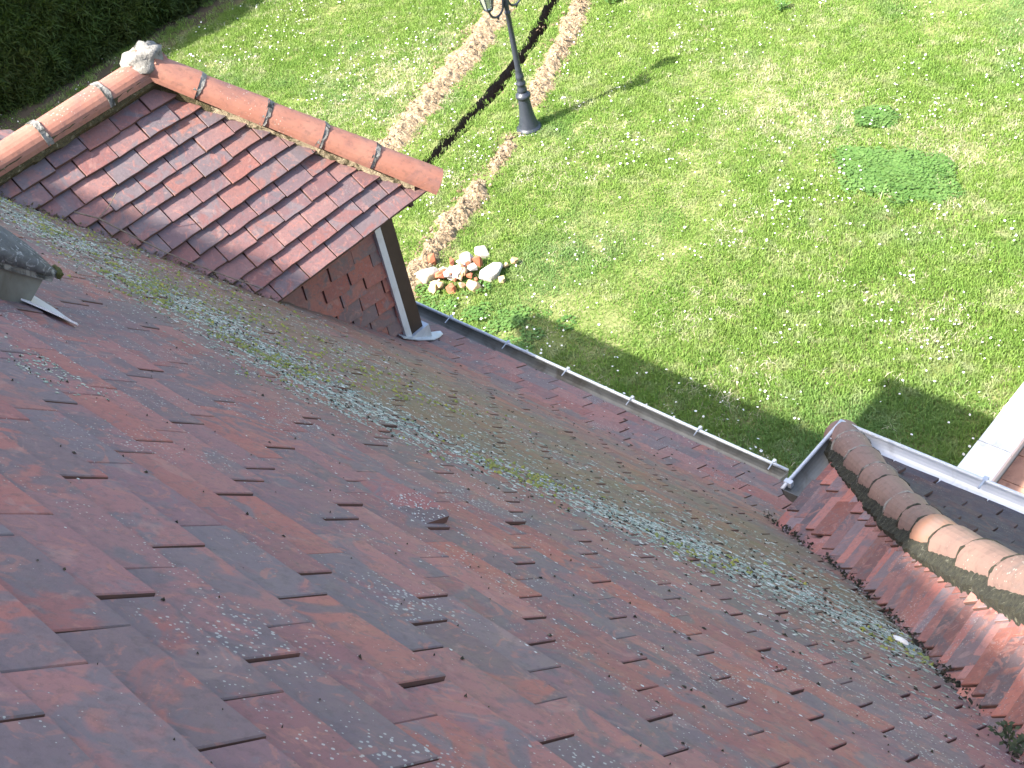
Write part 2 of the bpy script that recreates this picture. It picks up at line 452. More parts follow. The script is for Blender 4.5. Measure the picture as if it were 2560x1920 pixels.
def lay(surf, a0, a1, s0, s1, w, g, L=.26, t=.013, shift=.5, phase=0.0, keep=None, clips=(), hj=.003, seed=1, lift=0.0, gap=.005, alt=False, first=None, yaw=.008, camber=.0, roll=.012):
    """tiles of one slope, bottom course first"""
    rg = random.Random(seed); recs = []; k = 0; s = s0
    tan_a = (t + .0005) / g; alpha = math.atan(tan_a)
    while s < s1:
        ph = phase + (shift * w * (k % 2) if alt else shift * w * k)
        i0 = math.floor((a0 - ph) / w); i1 = math.ceil((a1 - ph) / w)
        cj = rg.uniform(-.004, .004)
        for i in range(i0, i1 + 1):
            a = ph + (i + .5) * w
            if a < a0 - w or a > a1 + w: continue
            p, T, N = surf.frame(a, s)
            if keep and not keep(p + T * (g / 2), a, s): continue
            ss = s + rg.gauss(0, .0025) + cj
            p = surf.point(a, max(ss, 0)); al = alpha + rg.gauss(0, .008)
            T2 = T * math.cos(al) - N * math.sin(al); N2 = N * math.cos(al) + T * math.sin(al)
            A = surf.A; 
            if A.cross(T2).dot(N2) < 0: A = -A
            mw = Matrix(((A.x, T2.x, N2.x, 0), (A.y, T2.y, N2.y, 0), (A.z, T2.z, N2.z, 0), (0, 0, 0, 1)))
            mw = Matrix.Translation(p + N * (lift + rg.gauss(0, hj) + .004)) @ mw @ Matrix.Rotation(rg.gauss(0, yaw), 4, 'Z') @ Matrix.Rotation(rg.gauss(0, roll), 4, 'Y')
            recs.append(dict(mw=mw, w=w, g=g, L=L, t=t, gap=gap, poly=None, k=k, i=i, rg=rg.random(), camber=camber))
            for (pt, nr) in clips:                          # cut by a vertical plane: keep (P - pt).nr <= 0
                inv = mw.inverted()
                o = inv @ Vector(pt); nn = inv.to_3x3() @ Vector(nr)
                poly = recs[-1]['poly'] or tile_poly(w - gap, L, rg)
                d = [nn.x * (c[0] - o.x) + nn.y * (c[1] - o.y) + nn.z * (0 - o.z) for c in poly]
                if max(d) <= 0: continue
                poly = clip_poly(poly, (nn.x, nn.y, nn.x * o.x + nn.y * o.y + nn.z * o.z))
                recs[-1]['poly'] = poly
                if len(poly) < 3 or min(c[1] for c in poly) > g * 1.4: recs.pop(); break
        k += 1; s += g
    return recs

PROTO = {}
def emit(recs, name, mat1, parent, most=300, field='tile_field'):
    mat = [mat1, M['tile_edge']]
    """the tiles that show largest become objects, the others one joined part"""
    for r in recs: r['area'] = shown_area(r)
    order = sorted(range(len(recs)), key=lambda i: -recs[i]['area'])
    chosen = set(i for i in order[:most] if recs[i]['area'] > 4)
    mb = MB(); n = 0; rg = random.Random(5)
    for i, r in enumerate(recs):
        poly = r['poly']
        if i in chosen:
            if poly is None:
                key = (name, mat1.name, round(r['w'], 3), int(r['rg'] * 8))
                if key not in PROTO:
                    q = MB(); prism(q, tile_poly(r['w'] - r['gap'], r['L'], random.Random(int(r['rg'] * 8) + 3)), r['t'], camber=r['camber']); PROTO[key] = q.mesh(name, mat)
                me = PROTO[key]
            else:
                q = MB(); prism(q, poly, r['t'], camber=r['camber']); me = q.mesh(name, mat)
            put(bpy.data.objects.new(name, me), parent, r['mw'])
        else:
            mb.cur = rg.random(); n += 1
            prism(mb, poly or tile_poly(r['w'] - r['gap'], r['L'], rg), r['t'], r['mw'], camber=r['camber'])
    if n: tag(mb.build(field, mat, parent), kind='stuff')

# ------------------------------------------------------------------ the ground, cut by the trench
TR = [(-13.9, 17.4), (-12.7, 14.3), (-11.62, 11.95), (-11.17, 11.03), (-10.89, 10.24), (-10.6, 9.3), (-10.33, 8.19), (-10.02, 6.9), (-9.8, 5.9), (-9.5, 4.6)]
def smooth_line(pts, step):
    pts = np.array(pts, float); d = np.concatenate([[0], np.cumsum(np.linalg.norm(np.diff(pts, axis=0), axis=1))])
    t = np.arange(0, d[-1], step); o = np.stack([np.interp(t, d, pts[:, k]) for k in range(pts.shape[1])], 1)
    for _ in range(int(.6 / step)): o[1:-1] = (o[:-2] + o[2:] + 2 * o[1:-1]) / 4
    return o
TRL = smooth_line(TR, .04)
def make_ground():
    P = TRL; n = len(P)
    tg = np.gradient(P, axis=0); tg /= np.linalg.norm(tg, axis=1)[:, None]
    nr = np.stack([-tg[:, 1], tg[:, 0]], 1)                 # to the right-hand (+X) side
    if nr[n // 2, 0] < 0: nr = -nr
    # the sheet is one big plane with a slot; slot edges are ragged
    eL = np.array([.105 + .040 * mn.noise((i * .11, 3.3, 0)) + .016 * mn.noise((i * .5, 9.3, 0)) for i in range(n)])
    eR = np.array([.105 + .040 * mn.noise((i * .11, 7.7, 5)) + .016 * mn.noise((i * .5, 1.3, 5)) for i in range(n)])
    A, B = P - nr * eL[:, None], P + nr * eR[:, None]
    g = MB()
    far = 300.0
    zz = lambda x, y: .035 * mn.noise((x * .35, y * .35, 0)) + .012 * mn.noise((x * 1.7, y * 1.7, 2))
    for E, sgn in ((A, -1), (B, 1)):
        rows = [0, .05, .2, .5, 1, 2, 4, 8, 16, 60, far]
        vs, fs = [], []
        for i in range(n):
            for d in rows:
                x, y = E[i][0] + sgn * d, E[i][1]
                vs.append((x, y, zz(x, y) if d else zz(x, y) + .0))
        m = len(rows)
        for i in range(n - 1):
            for j in range(m - 1):
                q = (i * m + j, i * m + j + 1, (i + 1) * m + j + 1, (i + 1) * m + j)
                fs.append(q if sgn < 0 else q[::-1])
        g.add(vs, fs)
    # beyond both ends
    y0, y1 = P[0][1], P[-1][1]
    g.add([(-far, y0, 0), (far, y0, 0), (far, far, 0), (-far, far, 0)], [(0, 1, 2, 3)])
    g.add([(-far, y1, 0), (far, y1, 0), (far, -far, 0), (-far, -far, 0)], [(3, 2, 1, 0)])
    o = g.build('ground', M['ground']); tag(o, kind='structure')
    t = MB(); vs, fs = [], []
    for i in range(n):
        jl = .03 * mn.noise((i * .5, 0, 1)); jr = .03 * mn.noise((i * .5, 4, 1))
        c0, c1 = A[i] + nr[i] * (.012 + jl), B[i] - nr[i] * (.012 + jr)
        zl, zr = zz(*A[i]), zz(*B[i])
        vs += [(*A[i], zl), (*c0, -.2), (*(A[i] * .75 + B[i] * .25), -.48 + .05 * mn.noise((i * .3, 2, 2))), (*(A[i] * .25 + B[i] * .75), -.48), (*c1, -.22), (*B[i], zr)]
    for i in range(n - 1):
        for j in range(5): fs.append((i * 6 + j, i * 6 + j + 1, (i + 1) * 6 + j + 1, (i + 1) * 6 + j))
    t.add(vs, fs)
    tag(t.build('trench', M['soil_dark']), kind='structure')
    return A, B
TA, TB = make_ground()

# ------------------------------------------------------------------ house
house = empty('house', (-3.0, 0.0, 0.0))
tag(house, 'house with a steep red clay tile roof, a dormer and a hipped wing', 'house')
X0, X1 = -8.5, 6.0
wl = MB()
gab = [(-8.0, 0), (2.75, 0), (2.75, zmain(2.75) - .172), (-3.0, zplane(-3.0) - .19), (-8.0, zplane(-3.0) - .19 - 5.0 * 1.15)]
wl.loft([[Vector((x, y, z)) for y, z in gab] for x in (X0 + .12, X1 - .2)]); wl.build('wall', M['render'], house)
ww = MB(); ww.box((XC + .28, 2.751, 0), (X1 - .2, YC - .3, 4.15)); ww.build('wall', M['render'], house)

# main roof deck (sheet with thickness, ridge and the far slope)
dk = MB()
ys = [Y_EAVE - .01] + list(np.linspace(3.05, 2.55, 15)) + [1.5, 0, -1.5, -3.0]
top = [(y, zmain(y) - .048) for y in ys] + [(-9.1, zplane(-3.0) - 6.1 * 1.15)]
low = [(y, z - .12) for y, z in top]
sec = top + low[::-1]
dk.loft([[Vector((x, y, z)) for y, z in sec] for x in (X0, X1)])
main_roof = dk.build('main_roof', M['deck'], house)

T_END = Y_EAVE + 1.3
s_main = Surf(lambda t: zmain(Y_EAVE - t), 0, T_END, (1, 0, 0), lambda a, t: (a, Y_EAVE - t), 900)
W_M, G_M = .2075, .0905
def s_of(y): return float(np.interp(Y_EAVE - y, s_main.t, s_main.s))
ref_s, ref_x = s_of(.380), -.900                           # one joint read from the photograph fixes the pattern
k_ref = round(ref_s / G_M); s_start = ref_s - k_ref * G_M
if s_start < 0: s_start += G_M; k_ref -= 1
SH = .36
phase = (ref_x - SH * W_M * k_ref) % W_M
def keep_main(p, a, s):
    if p.y > YC + .1: return False
    u = a - XC
    if u > .12 and zwing(u) - p.z > .09 and p.y > 0 and u < 2.3: return False
    if -5.15 < a < -4.25 and 1.9 < p.y < 2.7: return False
    q = project(p)
    if q is None: return p.y > -.9 and -3 < a < 1.2
    return -500 < q[0] < 1500 and -400 < q[1] < 1250
recs = lay(s_main, X0, 1.6, s_start, s_of(-1.0), W_M, G_M, shift=SH, phase=phase, keep=keep_main, hj=.0013, seed=21, yaw=.006, t=.0078, gap=.0026, roll=.007)
emit(recs, 'roof_tile', M['tile_main'], main_roof, 300, 'roof_tile_field')

# unseen stack added on the ridge behind the camera to shade the hip
ck = MB(); ck.box((-4.15, -3.35, 9.6), (-3.10, -2.75, 11.75)); ck.box((-4.22, -3.42, 11.752), (-3.03, -2.68, 11.85))
ck.build('unseen_chimney', M['brick_shard'], house)

# slipped tile lying proud of the others
def loose_tile():
    s = s_of(.835); p, T, N = s_main.frame(-1.405, s - .06)
    A = Vector((1, 0, 0)); mb = MB(); n, m = 15, 9; vs, fs = [], []
    for j in range(m):
        for i in range(n):
            u, v = i / (n - 1) * 2 - 1, j / (m - 1)
            hump = max(0, 1 - u * u) ** .7 * (1 - v) ** .6
            vs.append(p + A * (u * .10) + T * (v * .12 + .030 * max(0, u) ** 3 * (1 - v)) + N * (.011 * (1 - v) - .012 * v + .009 * (1 - v) * (.55 + .45 * u) + .007 * hump))
    k = len(vs); vs += [q - N * .013 for q in vs]
    top, dark, rim = [], [], []
    for j in range(m - 1):
        for i in range(n - 1):
            f = (j * n + i, j * n + i + 1, (j + 1) * n + i + 1, (j + 1) * n + i)
            (dark if i + .6 * j > 11.2 else top).append(f); rim.append(tuple(x + k for x in f[::-1]))
    for i in range(n - 1): rim.append((i + 1, i, k + i, k + i + 1))
    for j in range(m - 1):
        rim.append((j * n, (j + 1) * n, k + (j + 1) * n, k + j * n)); rim.append(((j + 1) * n + n - 1, j * n + n - 1, k + j * n + n - 1, k + (j + 1) * n + n - 1))
    c0 = len(mb.v); mb.cur = .47
    mb.add(vs, top, 0)
    for f in dark: mb.f.append(f); mb.mi.append(2); mb.tid.append(.3)
    for f in rim: mb.f.append(f); mb.mi.append(1); mb.tid.append(.3)
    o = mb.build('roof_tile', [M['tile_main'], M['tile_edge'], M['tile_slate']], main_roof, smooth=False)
    tag(o, 'raised red tile with a dark corner lying proud of the roof')
    rg = random.Random(2); fl = MB()
    for _ in range(90):
        u, v = rg.uniform(-.1, 1), rg.uniform(0, .8); hump = max(0, 1 - u * u) ** .7 * (1 - v) ** .6
        c = p + A * (u * .10) + T * (v * .12 + .030 * max(0, u) ** 3 * (1 - v)) + N * (.0115 * (1 - v) - .012 * v + .009 * (1 - v) * (.55 + .45 * u) + .007 * hump); r = rg.uniform(.001, .0028); fl.cur = rg.random()
        fl.add([c + A * math.cos(q) * r + T * math.sin(q) * r for q in (0, 1.1, 2.2, 3.2, 4.2, 5.3)] + [c + N * .0015], [(i, (i + 1) % 6, 6) for i in range(6)])
    tag(fl.build('pale_lichen', M['lichen_pale'], main_roof), kind='stuff')
M['tile_slate'] = mat_tile('dark_fired_clay', slate=2.5, specks=.3, rough=.55, spec=.3, darkmul=.6)
loose_tile()

# lichen and moss on the big slope
MAIN_RECS = recs
def flakes(name, mat, n, dens, rmin, rmax, seed, th=.004, parent=None, up=.0, flat=.5):
    rg = np.random.default_rng(seed); mb = MB(); k = 0; tries = 0
    vis = [r for r in MAIN_RECS if r['area'] > 0]
    while k < n and tries < n * 60:
        tries += 1
        rec = vis[int(rg.integers(0, len(vis)))]
        lx, ly = rg.uniform(-.5, .5) * (rec['w'] - .008), (rg.uniform(.001, rec['g'] + .004) if rg.random() > .38 else abs(rg.normal(0, .007)) + .001)
        p = rec['mw'] @ Vector((lx, ly, 0)); x, y = p.x, p.y
        if rg.random() > dens(x, y): continue
        if x - XC > .1 and zwing(x - XC) > zmain(y): continue
        if -5.4 < x < -4.0 and y > 1.9 + abs(x + 4.65) * .2: continue
        m3 = rec['mw'].to_3x3(); A, T, N = m3.col[0], m3.col[1], m3.col[2]
        r = (rmin + (rmax - rmin) * rg.random() ** 2.2) * min(1.25, .42 + .42 * max(0, y))
        m = 6; ph = rg.random() * 6.28; ring = []
        for i in range(m):
            an = ph + i * 6.283 / m; rr = r * rg.uniform(.55, 1.25)
            ring.append(p + A * math.cos(an) * rr * 1.15 + T * math.sin(an) * rr * .85 + N * (.0004 + th * flat * rg.random() * .6))
        c = p + N * (th * rg.uniform(.4, 1.2) + up * r) + A * rg.uniform(-.3, .3) * r
        mb.cur = rg.random()
        mb.add(ring + [c], [(i, (i + 1) % m, m) for i in range(m)])
        k += 1
    tag(mb.build(name, mat, parent), kind='stuff')

def patch(x, y, f, o=0.0): return mn.noise((x * f + o, y * f * 1.6, o)) * .5 + .5
def band(v, c, w): return math.exp(-((v - c) / w) ** 2)
def yb(x): return 1.27 + (.36 * (x + 2.2) if x > -2.2 else -.06 * (x + 2.2))
def d_lichen(x, y):
    b = band(y, yb(x), .135) * (.5 + 2.6 * max(0, patch(x, y, 2.4) - .25)) + .17 * band(y, 1.80, .30) * max(0, patch(x, y, 3.1, 4) * 1.6 - .4) + (.22 * band(x, -1.0, .45) * band(y, 1.7, .35))
    b += 1.1 * math.exp(-((x + 1.86) / .10) ** 2 - ((y - .53) / .035) ** 2)
    return min(1, b * (.35 + .9 * patch(x, y, 7.0, 2)))
def d_pale(x, y):
    b = .30 * band(y, 1.05, .42) + .13 * band(y, 1.8, .38) + .03
    if y < .6: b *= .35
    return b * max(.05, patch(x, y, 4.5, 8) * 1.6 - .35) * (1.6 if patch(x, y, 13, 3) > .55 else .6)
def d_moss(x, y):
    return min(1, band(y, yb(x) - .02, .13) * max(0, patch(x, y, 4.2, 5) * 3.2 - 1.65) * (1.5 if x < -1.9 else .9) + .12 * band(y, 1.6, .3) * (x < -2.4))
flakes('lichen', M['lichen'], 30000, d_lichen, .0022, .0080, 3, th=.0022, parent=main_roof)
flakes('pale_lichen', M['lichen_pale'], 8500, d_pale, .0013, .0046, 4, th=.0012, parent=main_roof)
flakes('moss', M['mossbits'], 2800, d_moss, .003, .009, 5, th=.006, parent=main_roof, up=.35)
flakes('dark_moss', M['mortar_dark'], 3000, lambda x, y: d_lichen(x, y) * .8 + .03, .0018, .0062, 6, th=.004, parent=main_roof, up=.2)

# ------------------------------------------------------------------ half-round channel used for the gutters
def channel(name, p0, p1, r, mat, parent, lipout=1, t=.004, seg=12, bead=.008, n=24, outw=Vector((0, 1, 0)), sag=0.0, ends=(True, True)):
    p0, p1 = Vector(p0), Vector(p1); ax = (p1 - p0).normalized(); out = Vector(outw)
    mb = MB(); rings = []
    for i in range(n + 1):
        q = p0.lerp(p1, i / n) + Vector((0, 0, sag * mn.noise((i * .37, p0.x, 0))))
        sec = []
        for j in range(seg + 1):
            an = math.pi * j / seg
            sec.append(q + out * (math.cos(an) * r) - Vector((0, 0, 1)) * (math.sin(an) * r))
        for j in range(seg, -1, -1):
            an = math.pi * j / seg
            sec.append(q + out * (math.cos(an) * (r - t)) - Vector((0, 0, 1)) * (math.sin(an) * (r - t)))
        rings.append(sec)
    mb.loft(rings, caps=True)
    o = mb.build(name, mat, parent, smooth=False)
    tube_b = MB(); tube(tube_b, [p0 + out * r + Vector((0, 0, sag * mn.noise((0, p0.x, 0))))] + [p0.lerp(p1, i / n) + out * r + Vector((0, 0, .002 + sag * mn.noise((i * .37, p0.x, 0)))) for i in range(1, n + 1)], bead, 8)
    tube_b.build('gutter_bead', mat if mat is not M['zinc_old'] else M['zinc_pale'], o, smooth=True)
    for e, pp in zip(ends, (p0, p1)):
        if not e: continue
        cap = MB(); cap.loft([[pp + ax * d + out * (math.cos(math.pi * j / seg) * r) - Vector((0, 0, 1)) * (math.sin(math.pi * j / seg) * r) for j in range(seg + 1)] for d in (0, .003)])
        cap.build('gutter_end', mat, o)
    return o
ZG = 3.70
gut = channel('gutter', (X0, 3.155, ZG - .012), (-2.17, 3.145, ZG - .012), .056, M['zinc_old'], house, sag=.006)
tag(gut, 'dull grey half-round gutter below the long eave')
for bx in (-5.05, -4.64, -4.24, -3.83, -3.43, -3.03, -2.64, -2.245):
    b = MB()
    b.box((bx - .007, 3.203, ZG - .016), (bx + .007, 3.219, ZG + .004))
    tube(b, [(bx, 3.210, ZG + .002), (bx, 3.19, ZG + .0), (bx, 3.16, ZG - .008)], .003, 6)
    b.build('gutter_bracket', M['zinc'], gut)
side = channel('gutter', (XC + .048, 2.715, 4.195), (XC + .048, YC + .004, 4.195), .048, M['zinc_old'], house, outw=(-1, 0, 0), n=8, ends=(True, False))
tag(side, 'short dark gutter on the flank of the hipped wing')
front = channel('gutter', (XC + .004, YC - .050, 4.195), (X1, YC - .050, 4.195), .050, M['zinc_pale'], house, n=20, ends=(False, True))
tag(front, 'pale zinc gutter along the front eave of the wing')
for bx in (-1.28, -.78, -.28, .22):
    b = MB(); b.box((bx - .009, YC - .006, 4.18), (bx + .009, YC + .016, 4.205)); tube(b, [(bx, YC + .006, 4.203), (bx, YC - .05, 4.2)], .004, 6); b.build('gutter_bracket', M['zinc'], front)
b = MB(); b.box((XC - .012, 2.745, 4.18), (XC + .02, 2.765, 4.206)); b.build('gutter_bracket', M['zinc_pale'], side)
b = MB(); b.box((XC - .006, YC - .012, 4.13), (XC + .012, YC + .006, 4.202)); b.build('gutter_corner', M['zinc_pale'], front)

# ------------------------------------------------------------------ wing with hip
UW = 2.3
wd = MB(); us = [.07] + list(np.linspace(.12, .9, 14)) + [1.3, 1.8, UW]
vs, fs = [], []
for u in us:
    z = zwing(u) - .045
    yb_ = min(YC - u, 2.2)
    vs += [(XC + u, YC - u, z), (XC + u, -1.2, z), (X1, YC - u, z)]
for i in range(len(us) - 1):
    a, b = i * 3, (i + 1) * 3
    fs += [(a, b, b + 1, a + 1), (a + 2, b + 2, b, a)]
wd.add(vs, fs)
wing = wd.build('wing_roof', M['deck'], house)
s_left = Surf(lambda t: zwing(.085 + t), 0, UW - .1, (0, 1, 0), lambda a, t: (XC + .085 + t, a), 500)
s_front = Surf(lambda t: zwing(.085 + t), 0, UW - .1, (1, 0, 0), lambda a, t: (a, YC - .085 - t), 500)
hipP, hipN = (XC, YC, 0), Vector((1, 1, 0)).normalized()
def keep_left(p, a, s):
    u = p.x - XC
    return a < YC - u + .12 and p.z > zmain(p.y) - .11 if p.y < 2.9 else a < YC - u + .12
recs = lay(s_left, .2, YC, .0, s_left.s[-1], .185, .061, shift=-.215, phase=.03, keep=keep_left, clips=[(hipP, hipN)], hj=.003, seed=5, yaw=.010, t=.0085, gap=.006, L=.165, roll=.008)
emit(recs, 'wing_tile', M['tile_wing'], wing, 230, 'wing_tile_field')
def keep_front(p, a, s):
    u = YC - p.y
    return a > XC + u - .12 and a < 1.5
recs = lay(s_front, XC, 1.5, .0, s_front.s[-1], .185, .078, shift=.45, phase=.07, keep=keep_front, clips=[(hipP, -hipN)], hj=.005, seed=6, yaw=.014)
emit(recs, 'front_tile', M['tile_front'], wing, 160, 'front_tile_field')

def half_round(p0, p1, up, r0, r1, t=.013, seg=14, cover=200, wob=0.0):
    """tapered half-round tile from p0 (low end, radius r0) to p1 (high end, r1); p = crest points"""
    p0, p1 = Vector(p0), Vector(p1); ax = (p1 - p0).normalized(); N = (up - ax * up.dot(ax)).normalized(); S = ax.cross(N)
    rings = []
    for q, r in ((p0, r0), (p0 + (p1 - p0) * .5, (r0 + r1) / 2), (p1, r1)):
        c = q - N * r; sec = []
        a0 = R((180 - cover) / 2)
        for j in range(seg + 1):
            an = a0 + R(cover) * j / seg; rr = r + (wob * mn.noise((q.x * 9 + j * .9, q.y * 40, q.z * 31)) if wob else 0); sec.append(c + S * (math.cos(an) * rr) + N * (math.sin(an) * rr) + ax * (wob * 1.6 * mn.noise((j * .8, q.y * 57, q.z * 23)) if wob else 0))
        for j in range(seg, -1, -1):
            an = a0 + R(cover) * j / seg; sec.append(c + S * (math.cos(an) * (r - t)) + N * (math.sin(an) * (r - t)))
        rings.append(sec)
    return rings

def rough_strip(mb, pts, side, w, hgt, seed, up=Vector((0, 0, 1)), n=7, amp=.4, depth=.03):
    """ragged bedding along a line of points: a thin rough ribbon that stands up"""
    rg = random.Random(seed); rings = []
    for i, p in enumerate(pts):
        sec = []
        for j in range(n):
            q = j / (n - 1); ww = w * (q - .12) + rg.uniform(-1, 1) * w * .06
            if j == n - 1: ww += rg.uniform(-.10, .10) * w + .30 * w * mn.noise((i * .21, seed * 3.1, 0))
            sec.append(Vector(p) + side(i) * ww + up * (hgt * (1 - q) ** 1.3 + rg.uniform(-1, 1) * hgt * amp * .35))
        sec.append(Vector(p) - up * depth + side(i) * w * .8); sec.append(Vector(p) - up * depth)
        rings.append(sec)
    mb.loft(rings)

# hip tiles of the wing
hu = [-.012, .085, .205, .335, .43, .56, .66, .745, .855, 1.0, 1.15, 1.30, 1.46, 1.62, 1.80]
RH = .066
def hip_pt(u): return Vector((XC + u, YC - u, zhip(u) - .010))
rg = random.Random(3)
for i in range(len(hu) - 1):
    a, b = hip_pt(hu[i]), hip_pt(hu[i + 1]); d = (b - a)
    a2 = a + Vector((0, 0, .010)); b2 = b + d * .12
    mb = MB(); mb.loft(half_round(a2, b2, Vector((0, 0, 1)), RH + rg.uniform(.006, .010), RH - .010))
    o = mb.build('hip_tile', M['hip_orange'] if i in (7,) else M['hip'], wing, smooth=False)
    if i in (7,): tag(o, 'hip tile with a fresh orange flank' if i == 7 else 'hip tile with orange lower edge')
    q = MB(); q.loft(half_round(a2 - d.normalized() * .007, a2 + d.normalized() * .006, Vector((0, 0, 1)), RH + .0110, RH + .0100, .014, wob=.006, cover=rg.uniform(120, 190)))
    if i: q.build('mortar_joint', M['mortar_grey'] if i in (1, 2, 3, 5) else M['mortar_dark'], wing)
sd = Vector((-1, -1, 0)).normalized()
for sgn, nm in ((1, 'left'), (-1, 'right')):
    mb = MB(); pts = []; tt = []
    for u in np.linspace(.03, 1.8, 220):
        c = hip_pt(u); slope = (hip_pt(u + .05) - hip_pt(u - .05)).normalized()
        Nn = (Vector((0, 0, 1)) - slope * slope.z).normalized()
        pts.append(c - Nn * RH * .78 + sd * sgn * RH * .80)
        tt.append((sd * sgn - Vector((0, 0, .55))).normalized())
    wfun = .054 if sgn > 0 else .03
    rough_strip(mb, pts, lambda i: tt[i], wfun, .022, 8 + sgn, depth=.05)
    mb.build('hip_mortar', M['mortar_dark'] if sgn > 0 else M['mortar_grey'], wing)

# ------------------------------------------------------------------ dormer
DX, DXL, DY, DZ = -3.95, -5.44, 3.07, 4.695                 # right eave, left eave, front eave, eave height (tile surface)
HW = (DX - DXL) / 2; RX = (DX + DXL) / 2; TAN = 1.074
RZ = DZ + HW * TAN; AY = DY - HW
dm = MB()
dz = -.05
def yv(z): return (7.131 - z) / 1.1496                      # where the big slope has height z
e0, e1 = DZ + dz, RZ + dz
IN = .035
pts = [(DX - IN, yv(e0) - .05, e0 + IN), (DX - IN, DY - IN, e0 + IN), (DXL + IN, DY - IN, e0 + IN), (DXL + IN, yv(e0) - .05, e0 + IN), (RX, AY, e1), (RX, yv(e1) - .1, e1)]
low = [(x, y, z - .02) for x, y, z in pts]
dm.add(pts + low, [(0, 1, 4, 5), (1, 2, 4), (2, 3, 5, 4), (6, 11, 10, 7), (7, 10, 8), (8, 10, 11, 9), (0, 6, 7, 1), (1, 7, 8, 2), (2, 8, 9, 3)])
dm.box((-5.25, 2.60, 3.55), (-4.062, 2.85, e0 - .02)); dm.box((-5.25, 1.9, 3.9), (-4.075, 2.60, e0 - .02))
dormer = dm.build('dormer', M['wood'], house)
tag(dormer, 'hipped dormer with red tiles and brown timber')
s_dr = Surf(lambda t: DZ + TAN * t, 0, HW, (0, 1, 0), lambda a, t: (DX - t, a), 60)
s_dl = Surf(lambda t: DZ + TAN * t, 0, HW, (0, 1, 0), lambda a, t: (DXL + t, a), 60)
s_df = Surf(lambda t: DZ + TAN * t, 0, HW, (1, 0, 0), lambda a, t: (a, DY - t), 60)
kd = lambda p, a, s: p.z > zmain(p.y) - .10
DW, DG = .161, .0860
cl = [((DX, DY, 0), Vector((-1, 1, 0)).normalized() * -1), ]
cR = [((DX, DY, 0), Vector((-1, 1, 0)).normalized())]
hipDn = Vector((-1, 1, 0)).normalized()
recs = lay(s_dr, .9, DY, .0, s_dr.s[-1] - .03, DW, DG, shift=.5, alt=True, phase=.055, keep=kd, clips=[((DX, DY, 0), hipDn), ((RX - .005, 0, 0), Vector((-1, 0, 0)))], hj=.0025, t=.016, seed=31, yaw=.006, gap=.0035)
emit(recs, 'dormer_tile', M['tile_dormer'], dormer, 200, 'dormer_tile_field')
recs = lay(s_df, DXL, DX, .0, s_df.s[-1] - .03, DW, DG, shift=.5, alt=True, phase=.02, clips=[((DX, DY, 0), -hipDn), ((DXL, DY, 0), Vector((-1, -1, 0)).normalized())], hj=.002, seed=32, gap=.0035)
emit(recs, 'dormer_tile', M['tile_dormer'], dormer, 0, 'dormer_front_tile_field')
recs = lay(s_dl, .9, DY, .0, s_dl.s[-1] - .03, DW, DG, shift=.5, alt=True, phase=.02, keep=kd, clips=[((DXL, DY, 0), Vector((1, 1, 0)).normalized()), ((RX + .005, 0, 0), Vector((1, 0, 0)))], hj=.002, seed=33, gap=.0035)
emit(recs, 'dormer_tile', M['tile_dormer'], dormer, 0, 'dormer_side_tile_field')

# ridge tiles, hip tiles, mortar
RR = .074
up = Vector((0, 0, 1))
yy = [AY + .085, 2.095, 1.78, 1.465, 1.15, .83]
HO = .122
zr = RZ + .080
for i in range(5):
    a, b = Vector((RX, yy[i], zr - .022 * (AY - yy[i]))), Vector((RX, yy[i + 1] - .03, zr - .006 - .022 * (AY - yy[i + 1])))
    mb = MB(); mb.loft(half_round(a, b, up, RR + .003, RR - .002, cover=190)); mb.build('ridge_tile', M['ridge'], dormer, smooth=False)
    q = MB(); q.loft(half_round(a + Vector((0, -.012, .003)), a + Vector((0, .014, .003)), up, RR + .0055, RR + .0055, .012, cover=190, wob=.007))
    if i: q.build('mortar_joint', M['mortar_grey'], dormer)
hl = Vector((RX, AY, RZ)); hc = Vector((DX, DY, DZ)); hd = hc - hl
fr = [.0, .216, .444, .639, .823, 1.07]
hup = Vector((0, 0, 1))
for sx, vis in ((1, True), (-1, False)):
    for i in range(5):
        f0, f1 = fr[i], fr[i + 1]
        P = lambda f: Vector((RX + sx * hd.x * f, AY + hd.y * f, RZ + hd.z * f + HO))
        a, b = P(f1), P(f0) - Vector((0, 0, .004))
        mb = MB(); mb.loft(half_round(a + Vector((0, 0, .006)), b, hup, RR + .004, RR - .004, cover=190)); mb.build('hip_tile', M['ridge'], dormer, smooth=False)
        if vis and i < 4:
            d = (a - b).normalized()
            q = MB(); q.loft(half_round(a + d * .020, a - d * .004 + Vector((0, 0, .006)), hup, RR + .001, RR + .001, .014, cover=185, wob=.006)); q.build('mortar_joint', M['mortar_grey'], dormer)
mb = MB(); pts = [Vector((RX + RR * .86, y, RZ + .080 - RR * 1.0 - .022 * (AY - y))) for y in np.linspace(AY + .03, 1.0, 70)]
sdn = Vector((1, 0, -TAN)).normalized(); sdn2 = Vector((.25, 0, -1)).normalized(); nrm = Vector((TAN, 0, 1)).normalized()
rough_strip(mb, pts, lambda i: sdn2, .040, .014, 2, up=nrm, depth=.05); mb.build('ridge_mortar', M['mortar_moss'], dormer)
mb = MB(); pts = []
hipdir = hd.normalized(); sv = Vector((0, -1, 0)); sv = Vector((.12, -.30, -1)).normalized()
for f in np.linspace(.02, .98, 70):
    pts.append(Vector((RX + hd.x * f, AY + hd.y * f, RZ + hd.z * f)) + Vector((-.012, -.052, HO - RR * 1.0)))
rough_strip(mb, pts[:18], lambda i: sv, .062, .018, 4, up=nrm, depth=.05)
mb.build('hip_mortar', M['mortar_moss'], dormer)
mb = MB(); rough_strip(mb, pts[17:], lambda i: sv, .056, .016, 5, up=nrm, depth=.05); mb.build('hip_mortar', M['mortar_light'], dormer)
